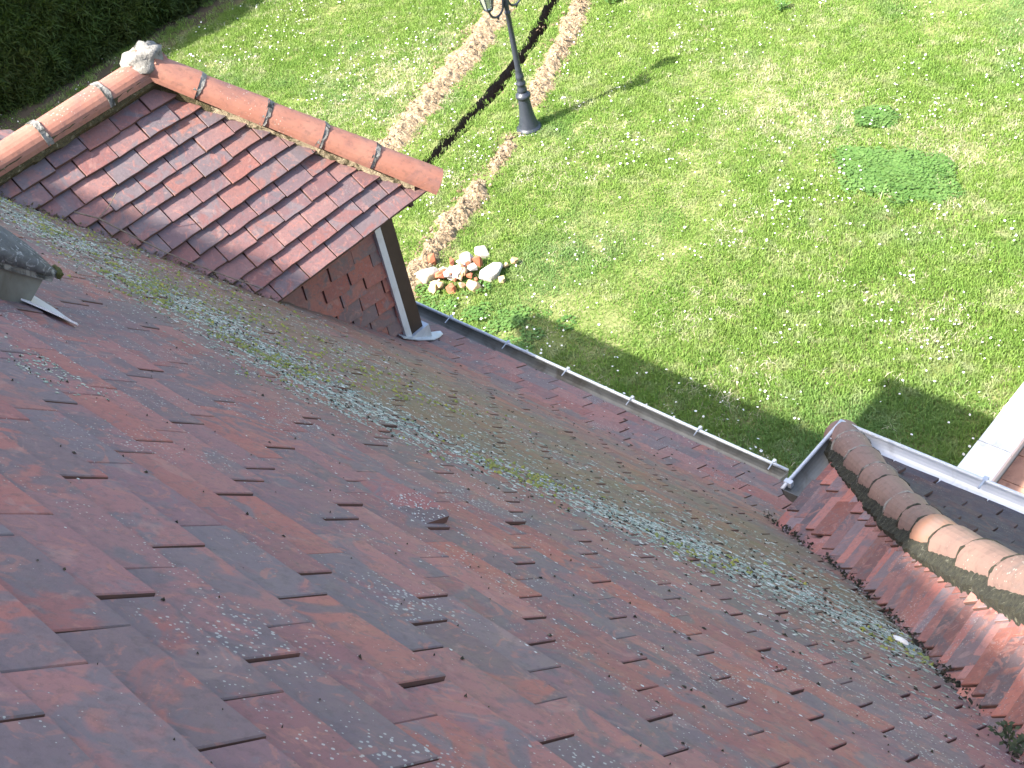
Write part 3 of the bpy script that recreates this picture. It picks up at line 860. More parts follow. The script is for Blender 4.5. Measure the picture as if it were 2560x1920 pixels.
def lump(c, rad, seed, sub=3, amp=.25, fr_=6.0):
    bm = bmesh.new(); bmesh.ops.create_icosphere(bm, subdivisions=sub, radius=1.0)
    for v in bm.verts:
        d = 1 + amp * mn.noise((v.co.x * fr_ * .25 + seed, v.co.y * fr_ * .25, v.co.z * fr_ * .25)) + amp * .4 * mn.noise((v.co.x * fr_ * .7, v.co.y * fr_ * .7 + seed, v.co.z * fr_ * .7))
        v.co = Vector((v.co.x * rad[0] * d, v.co.y * rad[1] * d, v.co.z * rad[2] * d)) + Vector(c)
    q = MB(); q.add([v.co for v in bm.verts], [tuple(v.index for v in f.verts) for f in bm.faces]); bm.free()
    return q
apex = lump((RX + .0, AY + .01, RZ + .062), (.078, .092, .060), 2.0, amp=.45, fr_=9.0)
apex.build('apex_mortar', M['mortar_grey'], dormer, smooth=True)

# cheek: tile hung wall, zinc strip, corner post, flashing
XK = -4.052
s_ck = Surf(lambda t: 3.60 + t, 0, .001, (0, 1, 0), lambda a, t: (XK, a))
rgc = random.Random(9); recs = []
kk = 0; z = 3.70
# hung tiles lie in courses that follow the slope of the big roof
sl_dir = Vector((0, -.656, .755)); nr_dir = Vector((0, .755, .656))     # courses run along the roof line
for k in range(0, 14):
    for i in range(-2, 10):
        o0 = Vector((XK, 2.78 - (i + (.45 if k % 2 else 0) + .07 * k + rgc.uniform(-.03, .03)) * .150, 3.70 + k * .083 + rgc.gauss(0, .003)))
        c = o0 + Vector((0, 0, .05))
        if c.y > 2.86 or c.z > DZ - .02 or c.z < zmain(c.y) - .12 or c.y < 1.7: continue
        Xax = Vector((0, 1, 0)); Yax = Vector((0, .10, 1)).normalized(); Xax = Vector((0, 1, -.10)).normalized(); Zax = Vector((1, 0, 0))
        if Xax.cross(Yax).dot(Zax) < 0: Xax = -Xax
        tl = .13
        Y2 = Yax * math.cos(tl) - Zax * math.sin(tl); Z2 = Zax * math.cos(tl) + Yax * math.sin(tl)
        mw = Matrix(((Xax.x, Y2.x, Z2.x, 0), (Xax.y, Y2.y, Z2.y, 0), (Xax.z, Y2.z, Z2.z, 0), (0, 0, 0, 1)))
        mw = Matrix.Translation(o0 + Vector((.018 + rgc.gauss(0, .0015), 0, 0))) @ mw @ Matrix.Rotation(rgc.gauss(0, .015), 4, 'Z')
        poly = tile_poly(.143, .15, rgc)
        inv = mw.inverted(); o = inv @ Vector((0, 2.762, 0)); nn = inv.to_3x3() @ Vector((0, 1, 0))
        poly = clip_poly(poly, (nn.x, nn.y, nn.x * o.x + nn.y * o.y + nn.z * o.z))
        if len(poly) < 3: continue
        o = inv @ Vector((0, 0, DZ + .035)); nn = inv.to_3x3() @ Vector((0, 0, 1)); poly = clip_poly(poly, (nn.x, nn.y, nn.x * o.x + nn.y * o.y + nn.z * o.z))
        if len(poly) < 3: continue
        recs.append(dict(mw=mw, w=.150, g=.083, L=.15, t=.012, gap=.005, poly=poly, rg=rgc.random(), camber=0))
emit(recs, 'cheek_tile', M['tile_cheek'], dormer, 120, 'cheek_tile_field')
b = MB(); b.box((-4.14, 2.795, 3.70), (-4.040, 2.874, e0)); b.build('corner_post', M['wood'], dormer)
b = MB(); b.box((-5.25, 2.795, 3.70), (-5.16, 2.874, e0)); b.build('corner_post', M['wood'], dormer)
b = MB(); b.box((-5.3, 2.80, e0 - .14), (-4.06, 2.868, e0 - .002)); b.build('lintel', M['wood'], dormer)
b = MB(); b.box((-5.3, 2.98, e0 - .03), (-4.02, 3.0, e0 + .03)); b.box((-4.09, 2.875, e0 - .035), (-4.05, 2.96, e0 + .0)); b.build('eave_board', M['wood'], dormer)
b = MB(); b.box((-4.055, 2.752, 3.80), (-4.024, 2.766, e0)); b.box((-4.045, 2.766, 3.80), (-4.028, 2.790, e0)); b.build('zinc_strip', M['zinc_pale'], dormer)
b = MB(); b.box((-4.10, 2.740, zmain(2.90) - .05), (-4.022, 2.900, zmain(2.82) + .045)); b.build('post_shoe', M['zinc'], dormer)
# flashing apron tongue on the tiles
b = MB(); rows = []
for y, x0, x1 in ((2.72, -4.06, -4.005), (2.80, -4.06, -4.0), (2.88, -4.06, -3.99), (2.93, -4.06, -4.01), (2.985, -4.06, -4.045)):
    rows.append([Vector((x0, y, zmain(y) + .024)), Vector((x1, y, zmain(y) + .012)), Vector((x1, y, zmain(y) + .006)), Vector((x0, y, zmain(y) + .006))])
b.loft(rows); b.build('flashing', M['zinc'], dormer)

# ------------------------------------------------------------------ roof hatch at the left
def hatch():
    h = empty('roof_hatch', (-2.7, .6, 6.4), house)
    def P(x, s_, n_):                                       # s_: metres up the slope from y=.75, n_: height over the tiles
        return Vector((x, .735 - .656 * s_ + .755 * n_, zplane(.735) + .755 * s_ + .656 * n_))
    xr, xl = -2.44, -3.05
    k = MB(); k.loft([[P(x, 0.0, -.02), P(x, .5, -.02), P(x, .5, .070), P(x, -.015, .070)] for x in (xl, xr)])
    k.build('kerb', M['zinc_old'], h)
    c = MB(); rings = []
    for q in np.linspace(0, 1, 13):
        s_ = -.038 + q * .55
        th = .012 + .13 * (max(0, q)) ** .62
        ring = []
        for j in range(9):
            v = j / 8; x = xr + .012 + (xl - xr - .03) * v
            e = max(0, 1 - abs(2 * v - 1) ** 3.5) ** .5
            ring.append(P(x, s_, .084 + th * (.35 + .65 * e) + .004 * mn.noise((q * 9, v * 12, 1))))
        ring += [P(xl - .02, s_, .077), P(xr + .012, s_, .077)]
        rings.append(ring)
    c.loft(rings); c.build('cover', M['cement_cap'], h, smooth=True)
    e = MB(); e.loft([[P(x, s_, .064), P(x, s_, .080)] + [P(x - .05, s_, .080), P(x - .05, s_, .064)] for x, s_ in ((xr + .010, -.03), (xr + .010, .45))]); e.build('mortar_edge', M['mortar_grey'], h)
    m = lump(P(xr - .005, -.040, .086), (.022, .013, .012), 4.0, amp=.5); m.build('moss_cushion', M['moss'], h, smooth=True)
    f = MB(); rows = []
    for x, s0, s1 in ((xl, .03, -.075), (xr - .12, .03, -.072), (xr, .02, -.066), (xr + .06, -.015, -.055), (xr + .125, -.045, -.049)):
        rows.append([P(x, s0, .011), P(x, s1, .008), P(x, s1, .005), P(x, s0, .007)])
    f.loft(rows); f.build('flashing', M['zinc_pale'], h)
    tag(h, 'low zinc roof hatch with lichen grey cement cover and mossy tip')
hatch()

# ------------------------------------------------------------------ debris in the valley of the wing
def valley_pt(u):
    y = (7.131 - zwing(u)) / 1.1496
    return Vector((XC + u, y, zwing(u)))
mb = MB(); rgv = random.Random(12)
for q in range(1100):
    u = rgv.uniform(.0, 1.75)
    if mn.noise((u * 7, 1, 1)) < rgv.uniform(-.35, .15): continue
    c = valley_pt(u) + Vector((rgv.gauss(0, .010), rgv.gauss(0, .010), rgv.uniform(.0, .020)))
    r = rgv.uniform(.003, .009)
    vs = [c + Vector((rgv.uniform(-1, 1), rgv.uniform(-1, 1), rgv.uniform(-.6, .9))) * r for _ in range(5)]
    mb.cur = rgv.random(); mb.add(vs, [(0, 1, 2), (0, 2, 3), (0, 3, 4), (1, 2, 4), (2, 3, 4), (0, 1, 4)])
tag(mb.build('valley_moss', M['mortar_dark'], wing), kind='stuff')
# mossy line along the dormer valley
mb = MB()
for q in range(420):
    z = rgv.uniform(DZ - .02, RZ); t = (z - DZ) / TAN
    c = Vector((DX - t, yv(z), z)) + Vector((rgv.gauss(0, .008), rgv.gauss(0, .01), rgv.uniform(.002, .016))); r = rgv.uniform(.003, .009)
    vs = [c + Vector((rgv.uniform(-1, 1), rgv.uniform(-1, 1), rgv.uniform(-.6, .9))) * r for _ in range(5)]
    mb.add(vs, [(0, 1, 2), (0, 2, 3), (0, 3, 4), (1, 2, 4), (2, 3, 4), (0, 1, 4)])
tag(mb.build('valley_moss', M['mortar_moss'], dormer), kind='stuff')

# twig lying in the dormer valley
mb = MB()
def dpt(z, off=0.03, dy=0.0):
    t = (z - DZ) / TAN; return Vector((DX - t + off * .6, yv(z) + dy, z + off))
line = [dpt(DZ + .545, .045, .03), dpt(DZ + .49, .05, .04), dpt(DZ + .40, .05, .02), dpt(DZ + .30, .05, .0), dpt(DZ + .20, .045, .0), dpt(DZ + .12, .035, .01), dpt(DZ + .05, .03, .02)]
tube(mb, line, .0035, 6, .0025)
tube(mb, [line[1], line[1] + Vector((.01, .05, .02)), line[1] + Vector((.03, .10, .07))], .002, 5)
tube(mb, [line[2], line[2] + Vector((.01, -.02, -.03)), line[2] + Vector((.02, -.01, -.05))], .0018, 5)
tube(mb, [line[5], line[5] + Vector((.02, .03, -.02)), line[5] + Vector((.0, .05, -.05))], .002, 5)
tag(mb.build('twig', M['twig']), 'dry bare twig lying along the valley below the dormer tiles', 'twig')

# little weed and white chip in the wing valley
def weed(c, n, h, seed, name, label, mat, spread=.8, lw=.25):
    rgw = random.Random(seed); w = empty(name, c); stem = MB(); lf = MB()
    for i in range(n):
        an = rgw.uniform(0, 6.28); tl = rgw.uniform(.1, spread)
        d = Vector((math.cos(an) * tl, math.sin(an) * tl, 1)).normalized(); L = h * rgw.uniform(.6, 1.1)
        b = Vector(c) + Vector((rgw.gauss(0, h * .10), rgw.gauss(0, h * .10), 0))
        tube(stem, [b, b + d * L * .6, b + d * L + Vector((0, 0, -.05 * L))], .02 * h, 4, .01 * h)
        for j in range(6):
            q = b + d * L * (.3 + .14 * j); a2 = rgw.uniform(0, 6.28); e = Vector((math.cos(a2), math.sin(a2), rgw.uniform(-.1, .6))).normalized() * h * lw; s2 = e.cross(Vector((0, 0, 1))).normalized() * h * lw * .3
            lf.add([q, q + e * .5 + s2, q + e, q + e * .5 - s2], [(0, 1, 2, 3)])
    stem.build('stem', mat, w); lf.build('foliage', mat, w)
    return tag(w, label, 'plant')
weed((-.43, 1.30, 5.655), 9, .055, 3, 'weed', 'small dark weed rooted in the valley between the two roof slopes', M['weed'])
ch = lump((-.853, 1.70, 5.195), (.020, .008, .005), 7.0, 2, .3)
tag(ch.build('mortar_chip', M['chip']), 'white mortar chip lodged in the tile valley', 'chip')

# ------------------------------------------------------------------ lamp post
LX, LY = -9.67, 9.18
lamp = empty('lamp_post', (LX, LY, 0))
tag(lamp, 'dark blue cast iron lamp post with two lanterns standing on the lawn', 'lamp post')
mb = MB(); lathe(mb, [(.165, 0.0), (.168, .012), (.15, .02), (.15, .024)], (LX, LY, 0), 24); mb.build('base_plate', M['iron_base'], lamp)
mb = MB(); lathe(mb, [(.150, .02), (.152, .045), (.125, .058), (.120, .075), (.112, .11), (.095, .18), (.083, .26), (.075, .34), (.070, .42), (.068, .44), (.088, .45), (.092, .47), (.088, .49), (.066, .505), (.058, .52)], (LX, LY, 0), 24); mb.build('pedestal', M['iron'], lamp, smooth=True)
mb = MB(); lathe(mb, [(.052, .515), (.060, .54), (.060, .56), (.048, .585), (.050, .61), (.060, .625), (.060, .64), (.042, .66), (.046, .69), (.052, .71), (.050, .735), (.040, .755), (.038, .80), (.040, .81), (.036, .83), (.032, 1.2), (.028, 1.50), (.036, 1.51), (.036, 1.53), (.027, 1.54), (.030, 1.60), (.038, 1.62), (.030, 1.64), (.026, 1.75), (.034, 1.77), (.020, 1.80), (.012, 1.86), (.002, 1.90)], (LX, LY, 0), 18); mb.build('pole', M['iron'], lamp, smooth=True)
for sg in (-1, 1):
    mb = MB(); pts = [(LX, LY + sg * .03, 1.72)]
    for q in range(15):
        an = R(100 + 170 * q / 14); pts.append((LX, LY + sg * (.155 - .125 * math.cos(an - R(90)) * 0 + .115 * math.sin(R(-90) + R(180) * q / 14)), 1.66 - .115 * math.cos(R(-90) + R(180) * q / 14)))
    tube(mb, pts, .013, 8); arm = mb.build('arm', M['iron'], lamp, smooth=True)
    fin = MB(); lathe(fin, [(.002, -.045), (.012, -.025), (.018, -.005), (.010, .01)], (LX, LY + sg * .155, 1.545), 10); fin.build('finial', M['iron'], arm, smooth=True)
    cy = LY + sg * .27
    lan = MB(); lathe(lan, [(.018, -.03), (.030, -.01), (.055, .0), (.060, .012), (.040, .016)], (LX, cy, 1.68), 6)
    lathe(lan, [(.105, .232), (.112, .24), (.085, .27), (.045, .31), (.030, .33), (.018, .35), (.012, .39), (.001, .41)], (LX, cy, 1.68), 6)
    for k in range(6):
        an = 2 * math.pi * k / 6
        tube(lan, [(LX + .052 * math.cos(an), cy + .052 * math.sin(an), 1.69), (LX + .100 * math.cos(an), cy + .100 * math.sin(an), 1.915)], .006, 5)
    lo = lan.build('lantern', M['iron'], lamp)
    gl = MB(); gl.loft([[Vector((LX + rr * math.cos(2 * math.pi * k / 6), cy + rr * math.sin(2 * math.pi * k / 6), zq)) for k in range(6)] for rr, zq in ((.046, 1.697), (.094, 1.91))]); gl.build('glass', M['glass'], lo)

# ------------------------------------------------------------------ dug soil, rubble
def ridge_heap(pts, w, h, seed, label, clods=160):
    P = smooth_line(pts, .03); n = len(P); tg = np.gradient(P, axis=0); tg /= np.linalg.norm(tg, axis=1)[:, None]; nr = np.stack([-tg[:, 1], tg[:, 0]], 1)
    mb = MB(); m = 15; vs, fs = [], []
    for i in range(n):
        e = min(1, min(i, n - 1 - i) / 8.0) ** .5
        ww = w * (.8 + .5 * mn.noise((i * .09, seed, 0))) * (.35 + .65 * e)
        for j in range(m):
            q = j / (m - 1) * 2 - 1
            edge = 1 + .45 * mn.noise((i * .25, q * .7, seed + 4)) + .25 * mn.noise((i * .8, q * 1.7, seed + 9))
            x, y = P[i] + nr[i] * q * ww * edge
            z = .72 * h * e * max(0, 1 - q * q) ** 1.1 * (1 + .5 * mn.noise((i * .15, q * 1.5, seed))) + .035 * mn.noise((x * 14, y * 14, seed)) * (1 - q * q) + .02 * mn.noise((x * 34, y * 34, seed)) * (1 - q * q) - .02 + .03 * (1 - abs(q))
            vs.append((x, y, z))
    for i in range(n - 1):
        for j in range(m - 1): fs.append((i * m + j, i * m + j + 1, (i + 1) * m + j + 1, (i + 1) * m + j))
    mb.add(vs, fs); o = mb.build('soil_ridge', M['soil_dry'])
    tag(o, label, 'soil heap', 'dug soil along the trench')
    rgr = random.Random(seed); c = MB()
    for _ in range(clods):
        i = rgr.randrange(n); q = max(-1.9, min(1.9, rgr.gauss(0, .75)))
        x, y = P[i] + nr[i] * q * w; r = rgr.uniform(.008, .026)
        z = h * max(0, 1 - q * q) * .9 + .01
        vs = [Vector((x, y, z)) + Vector((rgr.uniform(-1, 1), rgr.uniform(-1, 1), rgr.uniform(-.7, .9))) * r for _ in range(6)]
        c.cur = rgr.random(); c.add(vs, [(0, 1, 2), (0, 2, 3), (0, 3, 4), (1, 2, 4), (2, 3, 5), (0, 1, 5), (3, 4, 5), (1, 4, 5)])
    tag(c.build('clods', M['soil_dry'], o), kind='stuff')
    return P
HEAPS = []
HEAPS.append((ridge_heap([(-13.3, 14.0), (-12.5, 12.1), (-12.15, 11.35), (-11.75, 10.4), (-11.42, 9.35), (-11.1, 8.4), (-10.95, 7.9)], .33, .10, 3, 'long tan ridge of dug soil on the left of the trench', 620), .33))
HEAPS.append((ridge_heap([(-11.6, 12.9), (-11.15, 11.95), (-10.66, 11.01), (-10.42, 10.46), (-10.12, 9.85), (-9.98, 9.5)], .25, .09, 5, 'tan soil ridge right of the trench, behind the lamp post', 400), .25))
HEAPS.append((ridge_heap([(-9.76, 8.98), (-9.62, 8.7), (-9.49, 8.35), (-9.42, 8.2)], .19, .06, 7, 'small patch of dry soil just below the lamp post foot', 120), .19))
HEAPS.append((ridge_heap([(-9.50, 8.1), (-9.32, 7.85), (-9.15, 7.3), (-8.98, 6.75), (-8.85, 6.35), (-8.7, 5.9)], .25, .13, 9, 'grey brown soil ridge beside the dormer, above the rubble', 420), .25))

def stone(name, c, rad, rot, seed, mat, label, group=None, flat=.0):
    bm = bmesh.new(); rs = random.Random(seed)
    for _ in range(16):
        v = Vector((rs.gauss(0, 1), rs.gauss(0, 1), rs.gauss(0, 1))).normalized()
        v = Vector((max(-.72, min(.72, v.x)), max(-.72, min(.72, v.y)), max(-.62, min(.62, v.z)))) * rs.uniform(.95, 1.2)
        bm.verts.new((v.x * rad[0], v.y * rad[1], v.z * rad[2]))
    bmesh.ops.convex_hull(bm, input=bm.verts)
    for v in [v for v in bm.verts if not v.link_faces]: bm.verts.remove(v)
    bmesh.ops.bevel(bm, geom=bm.edges[:], offset=min(rad) * .10, segments=1, affect='EDGES', clamp_overlap=True)
    me = bpy.data.meshes.new(name); bm.to_mesh(me); bm.free(); me.materials.append(mat)
    o = bpy.data.objects.new(name, me)
    put(o, None, Matrix.Translation(c) @ Matrix.Rotation(rot, 4, 'Z') @ Matrix.Rotation(rs.uniform(-.25, .25), 4, 'X'))
    return tag(o, label, 'stone', group)
GR = 'rubble heap on the grass by the eave'
ST = [
 ((-8.70, 6.42, .07), (.15, .13, .12), 'white_stone', 'big white block at the left end of the rubble heap'),
 ((-8.10, 6.80, .07), (.17, .12, .09), 'grey_stone', 'broad grey slab at the right end of the rubble heap'),
 ((-8.46, 7.02, .05), (.10, .09, .08), 'white_stone', 'white stone lying alone on the grass above the rubble heap'),
 ((-8.82, 6.62, .08), (.06, .05, .10), 'brick_shard', 'upright red brick shard behind the white block'),
 ((-8.36, 6.86, .09), (.07, .06, .10), 'brick_shard', 'orange brick lump at the back of the rubble heap'),
 ((-8.40, 6.55, .12), (.11, .08, .07), 'grey_stone', 'grey angular stone on top of the rubble heap'),
 ((-8.50, 6.33, .06), (.11, .09, .08), 'tan_stone', 'tan stone at the front of the rubble heap'),
 ((-8.14, 6.55, .06), (.11, .08, .08), 'tan_stone', 'tan stone in front of the broad grey slab'),
 ((-8.57, 6.50, .10), (.09, .08, .07), 'brick_shard', 'red brick piece next to the white block'),
 ((-8.33, 6.40, .05), (.08, .07, .06), 'brick_shard', 'small red brick bit at the heap front edge'),
 ((-8.50, 6.82, .09), (.09, .08, .08), 'grey_stone', 'dark gapped grey stone at the back of the heap')]
for i, (c, r, m, lab) in enumerate(ST): stone('rubble_stone', c, r, i * 1.3, 100 + i, M[m], lab, GR if i != 2 else None)
rgs = random.Random(17)
for i in range(40):
    u, v = rgs.gauss(0, .20), rgs.gauss(0, .13)
    c = (-8.40 + u * .95 + v * .3, 6.58 + v + u * .35, .045 + max(0, .08 - abs(u) * .25) + rgs.uniform(0, .02)); r = rgs.uniform(.036, .064)
    kind = rgs.choice(['white_stone', 'tan_stone', 'brick_shard', 'brick_shard', 'grey_stone', 'tan_stone'])
    lab = {'white_stone': 'small white stone among the rubble on the grass', 'tan_stone': 'small tan stone among the rubble on the grass', 'brick_shard': 'small red brick shard among the rubble on the grass', 'grey_stone': 'small grey stone among the rubble on the grass'}[kind]
    stone('rubble_stone', c, (r, r * .8, r * .75), rgs.uniform(0, 6), 200 + i, M[kind], lab, GR)

# ------------------------------------------------------------------ terrace at the right: wall with white coping, pavers
tw = empty('terrace_wall', (-2.6, 7.5, 0)); tag(tw, 'low terrace wall topped with white coping stones beside the lawn', 'wall')
ZT = .38
b = MB(); b.box((-2.84, 3.4, -.35), (-2.66, 16, ZT - .05)); b.build('wall', M['render'], tw)
yy0 = 4.9
rgt = random.Random(4)
while yy0 < 15:
    L = .50 if yy0 > 6.4 or yy0 < 6 else .42
    b = MB(); b.box((-2.868, yy0 + .006, ZT - .05), (-2.60 + rgt.uniform(-.004, .004), yy0 + L - .006, ZT + rgt.uniform(-.003, .003)))
    b.build('coping_stone', M['coping'], tw); yy0 += L
tb = MB(); tb.box((-2.66, 3.4, -.30), (4.0, 16, .065)); tag(tb.build('terrace', M['joint']), kind='structure')
tobj = bpy.data.objects['terrace']
x = -2.655; i = 0
while x < -1.0:
    y = 5.0
    while y < 9.5:
        q = MB(); q.box((x + .004, y + .004, .06), (x + .296, y + .296, .085 + rgt.uniform(-.002, .002))); q.build('paver', M['paver'], tobj); y += .30
    x += .30

# ------------------------------------------------------------------ hedge
hx = -16.72
hedge = MB(); rings = []
for y in np.linspace(1.0, 22, 60):
    x = hx - .35 + .12 * mn.noise((y * .8, 0, 0))
    rings.append([Vector((x, y, 0.15)), Vector((x + .08, y, 1.2)), Vector((x - .08, y, 2.85)), Vector((x - 1.1, y, 2.9)), Vector((x - 1.3, y, .1))])
hedge.loft(rings)
ho = hedge.build('hedge', M['weed']); tag(ho, 'tall clipped dark green hedge along the lawn edge', 'hedge')

# ------------------------------------------------------------------ scattered stuff with geometry nodes
def proto_coll(name, meshes):
    c = bpy.data.collections.new(name)
    for i, me in enumerate(meshes):
        o = bpy.data.objects.new('%s_%02d' % (name, i), me); c.objects.link(o)
    return c

def scatter(name, pts, rot, scl, idx, coll, parent=None, tilt=None):
    me = bpy.data.meshes.new(name); me.vertices.add(len(pts)); me.vertices.foreach_set('co', np.asarray(pts, np.float32).ravel())
    for nm, ty, arr in (('rot', 'FLOAT_VECTOR', rot), ('scl', 'FLOAT', scl), ('idx', 'INT', idx)):
        a = me.attributes.new(nm, ty, 'POINT')
        a.data.foreach_set('vector' if ty == 'FLOAT_VECTOR' else 'value', np.asarray(arr, np.int32 if ty == 'INT' else np.float32).ravel())
    o = bpy.data.objects.new(name, me); put(o, parent)
    ng = bpy.data.node_groups.new(name + '_scatter', 'GeometryNodeTree')
    ng.interface.new_socket('Geometry', in_out='INPUT', socket_type='NodeSocketGeometry'); ng.interface.new_socket('Geometry', in_out='OUTPUT', socket_type='NodeSocketGeometry')
    N = ng.nodes.new; L = ng.links.new
    gi, go = N('NodeGroupInput'), N('NodeGroupOutput'); ip = N('GeometryNodeInstanceOnPoints'); ci = N('GeometryNodeCollectionInfo')
    ci.inputs['Collection'].default_value = coll; ci.inputs['Separate Children'].default_value = True; ci.inputs['Reset Children'].default_value = True
    def at(nm, ty):
        n = N('GeometryNodeInputNamedAttribute'); n.data_type = ty; n.inputs['Name'].default_value = nm; return n.outputs['Attribute']
    e2r = N('FunctionNodeEulerToRotation'); L(at('rot', 'FLOAT_VECTOR'), e2r.inputs[0])
    L(gi.outputs[0], ip.inputs['Points']); L(ci.outputs[0], ip.inputs['Instance']); ip.inputs['Pick Instance'].default_value = True
    L(at('idx', 'INT'), ip.inputs['Instance Index']); L(e2r.outputs[0], ip.inputs['Rotation']); L(at('scl', 'FLOAT'), ip.inputs['Scale']); L(ip.outputs[0], go.inputs[0])
    md = o.modifiers.new('scatter', 'NODES'); md.node_group = ng
    tag(o, kind='stuff'); return o

def tuft(seed, n, rad, hmin, hmax, wid, mat, lean=.55, leaf=False):
    rg = np.random.default_rng(seed); mb = MB()
    for _ in range(n):
        r = rad * math.sqrt(rg.random()); a = rg.random() * 6.283; p = Vector((r * math.cos(a), r * math.sin(a), -.005))
        a2 = rg.random() * 6.283; h = rg.uniform(hmin, hmax); ln = abs(rg.normal(0, lean)) * h
        d = Vector((math.cos(a2), math.sin(a2), 0)); s = Vector((-d.y, d.x, 0)) * wid * rg.uniform(.6, 1.2)
        if leaf:
            c = p + Vector((0, 0, h)); e = d * wid * 1.4
            tl = Vector((0, 0, rg.uniform(-.4, .4) * wid))
            mb.add([c - e, c + s * 1.3 + tl, c + e + tl, c - s * 1.3], [(0, 1, 2, 3)])
        else:
            mid = p + d * ln * .35 + Vector((0, 0, h * .6)); tip = p + d * ln + Vector((0, 0, h * (1 - .25 * min(1, ln / h))))
            mb.add([p - s * .5, p + s * .5, mid + s * .45, mid - s * .45, tip], [(0, 1, 2, 3), (3, 2, 4)])
    return mb.mesh('tuft', mat)

# region of lawn that can be seen (plus a margin)
poly = [(-21, 6.5), (-21, 10.5), (-13, 14.5), (-4.5, 17.0), (-2.9, 14.5), (-2.9, 5.0), (-5.5, 4.6), (-9, 4.6), (-12, 5.0)]
def in_poly(x, y):
    ins = np.zeros(len(x), bool); j = len(poly) - 1
    for i in range(len(poly)):
        xi, yi = poly[i]; xj, yj = poly[j]
        c = ((yi > y) != (yj > y)) & (x < (xj - xi) * (y - yi) / (yj - yi) + xi); ins ^= c; j = i
    return ins
def near_line(x, y, P, w):
    d = np.full(len(x), 1e9)
    for q in P[::3]: d = np.minimum(d, np.hypot(x - q[0], y - q[1]))
    return d < w
def vnoise(x, y, f, o): return np.array([mn.noise((a * f + o, b * f, o)) for a, b in zip(x, y)])
def lawn_points(n, seed):
    rg = np.random.default_rng(seed); x = rg.uniform(-21, -2.9, n); y = rg.uniform(4.6, 17, n)
    k = in_poly(x, y); x, y = x[k], y[k]
    k = ~near_line(x, y, TRL, .13)
    for P, w in HEAPS: k &= ~near_line(x, y, P, w * .56 + .16 * w * rg.normal(0, 1, len(x)))
    k &= x > -17.3
    bare = (x < -16.2 + .5 * vnoise(x, y, 1.4, 3)); k &= ~(bare & (rg.random(len(x)) < .80))
    return x[k], y[k], rg
gcoll = proto_coll('grass_tuft', [tuft(i, 46, .10, .018, .050, .0075, M['g_green']) for i in range(5)] + [tuft(20 + i, 20, .09, .02, .05, .006, M['g_straw'], .9) for i in range(2)] + [tuft(30 + i, 46, .10, .022, .05, .012, M['g_clover'], leaf=True) for i in range(3)])
x, y, rg = lawn_points(60000, 1)
sn = vnoise(x, y, 1.1, 4.0) + .6 * vnoise(x, y, 3.2, 9.0)
cn = vnoise(x, y, .9, 14.0) + .5 * vnoise(x, y, 2.7, 19.0)
idx = rg.integers(0, 5, len(x))
# straw patches: worn stripe right of centre, near the trench
worn = np.exp(-(((x + 6.9) / 1.6) ** 2 + ((y - 10.9 + .25 * (x + 6.9)) / .55) ** 2)) + .9 * np.exp(-(((x + 11.9) / .8) ** 2 + ((y - 9.3) / 1.2) ** 2)) + .6 * np.exp(-(((x + 5.0) / .5) ** 2 + ((y - 10.8) / .5) ** 2))
st = rg.random(len(x)) < np.clip(.04 + .30 * sn + .5 * worn, 0, .75)
idx[st] = 5 + rg.integers(0, 2, st.sum())
clv = ((cn > .95) | ((y < 6.62 + .12 * cn) & (x > -8.7) & (x < -6.9) & (rg.random(len(x)) < .22))) & (rg.random(len(x)) < .7); idx[clv] = 7 + rg.integers(0, 3, clv.sum())
zz = np.array([.035 * mn.noise((a * .35, b * .35, 0)) + .012 * mn.noise((a * 1.7, b * 1.7, 2)) for a, b in zip(x, y)])
scatter('grass', np.stack([x, y, zz], 1), np.stack([rg.normal(0, .06, len(x)), rg.normal(0, .06, len(x)), rg.uniform(0, 6.28, len(x))], 1), rg.uniform(.75, 1.25, len(x)), idx, gcoll)

def clover_patch(cx, cy, rx, ry, n, seed):
    rg = np.random.default_rng(seed); a = rg.random(n) * 6.283; r = np.minimum(1.15, np.abs(rg.normal(0, .62, n))) * (1 + .40 * np.array([mn.noise((math.cos(t) * 1.5 + seed, math.sin(t) * 1.5, 0)) for t in a]) + .22 * np.array([mn.noise((math.cos(t) * 5 + seed, math.sin(t) * 5, 0)) for t in a]))
    x, y = cx + rx * r * np.cos(a), cy + ry * r * np.sin(a)
    return scatter('clover_patch', np.stack([x, y, np.full(n, .004)], 1), np.stack([rg.normal(0, .1, n), rg.normal(0, .1, n), rg.uniform(0, 6.28, n)], 1), rg.uniform(.75, 1.2, n), rg.integers(7, 10, n), gcoll)
clover_patch(-5.42, 10.22, .47, .36, 520, 2)
clover_patch(-5.95, 10.32, .20, .08, 60, 6)
clover_patch(-6.16, 11.06, .20, .15, 60, 3)

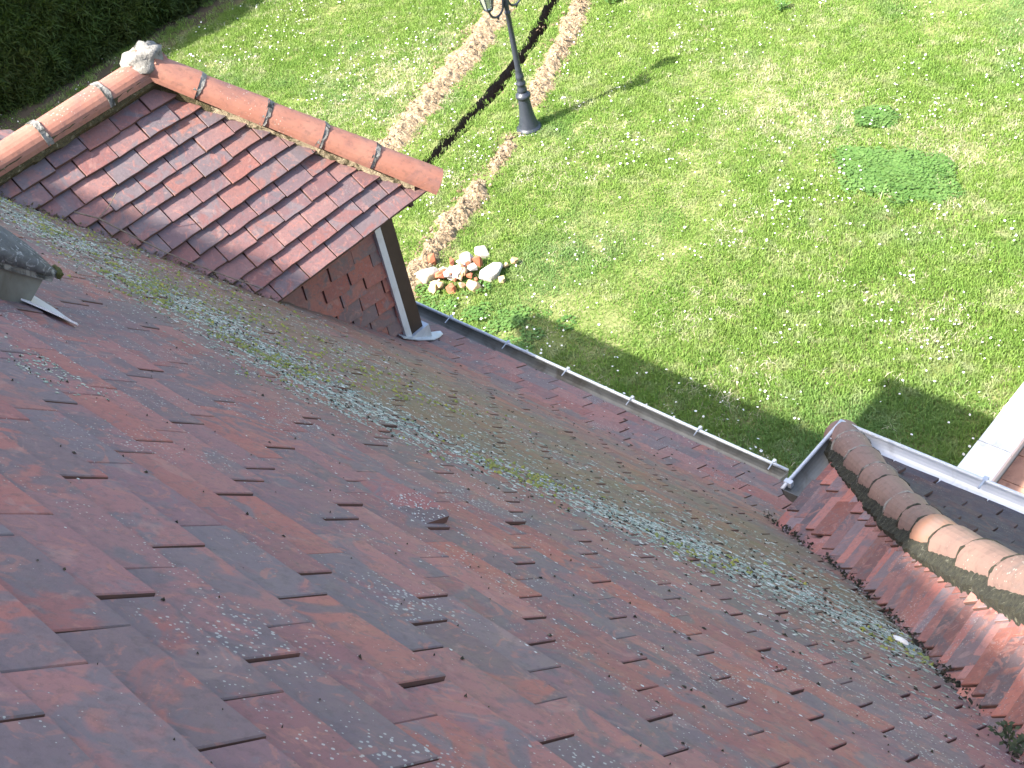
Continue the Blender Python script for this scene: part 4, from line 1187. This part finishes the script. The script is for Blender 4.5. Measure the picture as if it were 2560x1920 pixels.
# daisies
def daisies(n, seed):
    x, y, rg = lawn_points(n * 6, seed)
    d = np.clip(.16 + .9 * vnoise(x, y, .9, 31.0) + .8 * vnoise(x, y, 3.5, 37.0), .01, 1)
    d += .8 * np.exp(-(((x + 9.8) / .5) ** 2 + ((y - 8.3) / .9) ** 2)) + .35 * np.exp(-(((x + 12.4) / .8) ** 2 + ((y - 9.4) / 1.0) ** 2)) + .3 * np.exp(-(((x + 7) / 2.2) ** 2 + ((y - 9.6) / .5) ** 2))
    k = rg.random(len(x)) < d * .8; x, y = x[k][:n], y[k][:n]
    mb = MB()
    T1 = NT('daisy_petals'); T1.col((.80, .79, .80)); T1.set(.7)
    T2 = NT('daisy_centre'); T2.col((.65, .45, .04)); T2.set(.7)
    for a, b in zip(x, y):
        z = .045 + rg.uniform(0, .02); r = rg.uniform(.006, .0145); t = Vector((rg.normal(0, .3), rg.normal(0, .3), 1)).normalized(); u = t.cross(Vector((1, 0, 0))).normalized(); v = t.cross(u)
        c = Vector((a, b, z)); m = 8
        ring = [c + (u * math.cos(6.283 * i / m) + v * math.sin(6.283 * i / m)) * r * (1 if i % 2 else .82) + t * .002 for i in range(m)]
        mb.add(ring + [c], [(i, (i + 1) % m, m) for i in range(m)], 0)
        mb.add([c + t * .003 + (u * math.cos(6.283 * i / 5) + v * math.sin(6.283 * i / 5)) * r * .28 for i in range(5)], [(0, 1, 2, 3, 4)], 1)
    tag(mb.build('daisies', [T1.m, T2.m]), kind='stuff')
daisies(4600, 77)

# broad leaved weeds at the top of the picture, weeds at the trench
weed((-10.75, 12.2, 0), 14, .20, 5, 'weed', 'leafy green weed clump at the far end of the right soil ridge', M['g_clover'], 1.3, .35)
weed((-8.5, 12.85, 0), 12, .14, 6, 'weed', 'low green weed clump on the far lawn', M['g_clover'], 1.4, .35)

# hedge foliage
hcoll = proto_coll('hedge_sprig', [tuft(60 + i, 34, .09, .05, .16, .016, M['g_hedge'], .5) for i in range(4)])
n = 32000; rg = np.random.default_rng(5)
y = rg.uniform(1.2, 21.5, n); z = rg.uniform(.08, 2.95, n)
xn = np.array([.12 * mn.noise((a * .8, 0, 0)) + .22 * mn.noise((a * 1.3, b * 1.3, 3)) + .12 * mn.noise((a * 4, b * 4, 3)) for a, b in zip(y, z)])
x = hx - .30 + xn + rg.normal(0, .03, n)
topm = rg.random(n) < .25; x[topm] = hx - .3 - rg.random(topm.sum()) * 1.0; z[topm] = 2.9 + .06 * rg.normal(0, 1, topm.sum())
rot = np.stack([rg.normal(0, .5, n), np.where(topm, rg.normal(0, .4, n), 1.15 + rg.normal(0, .35, n)), rg.uniform(-.6, .6, n)], 1)
hf = scatter('foliage', np.stack([x, y, z], 1), rot, rg.uniform(.8, 1.5, n), rg.integers(0, 4, n), hcoll, parent=ho)
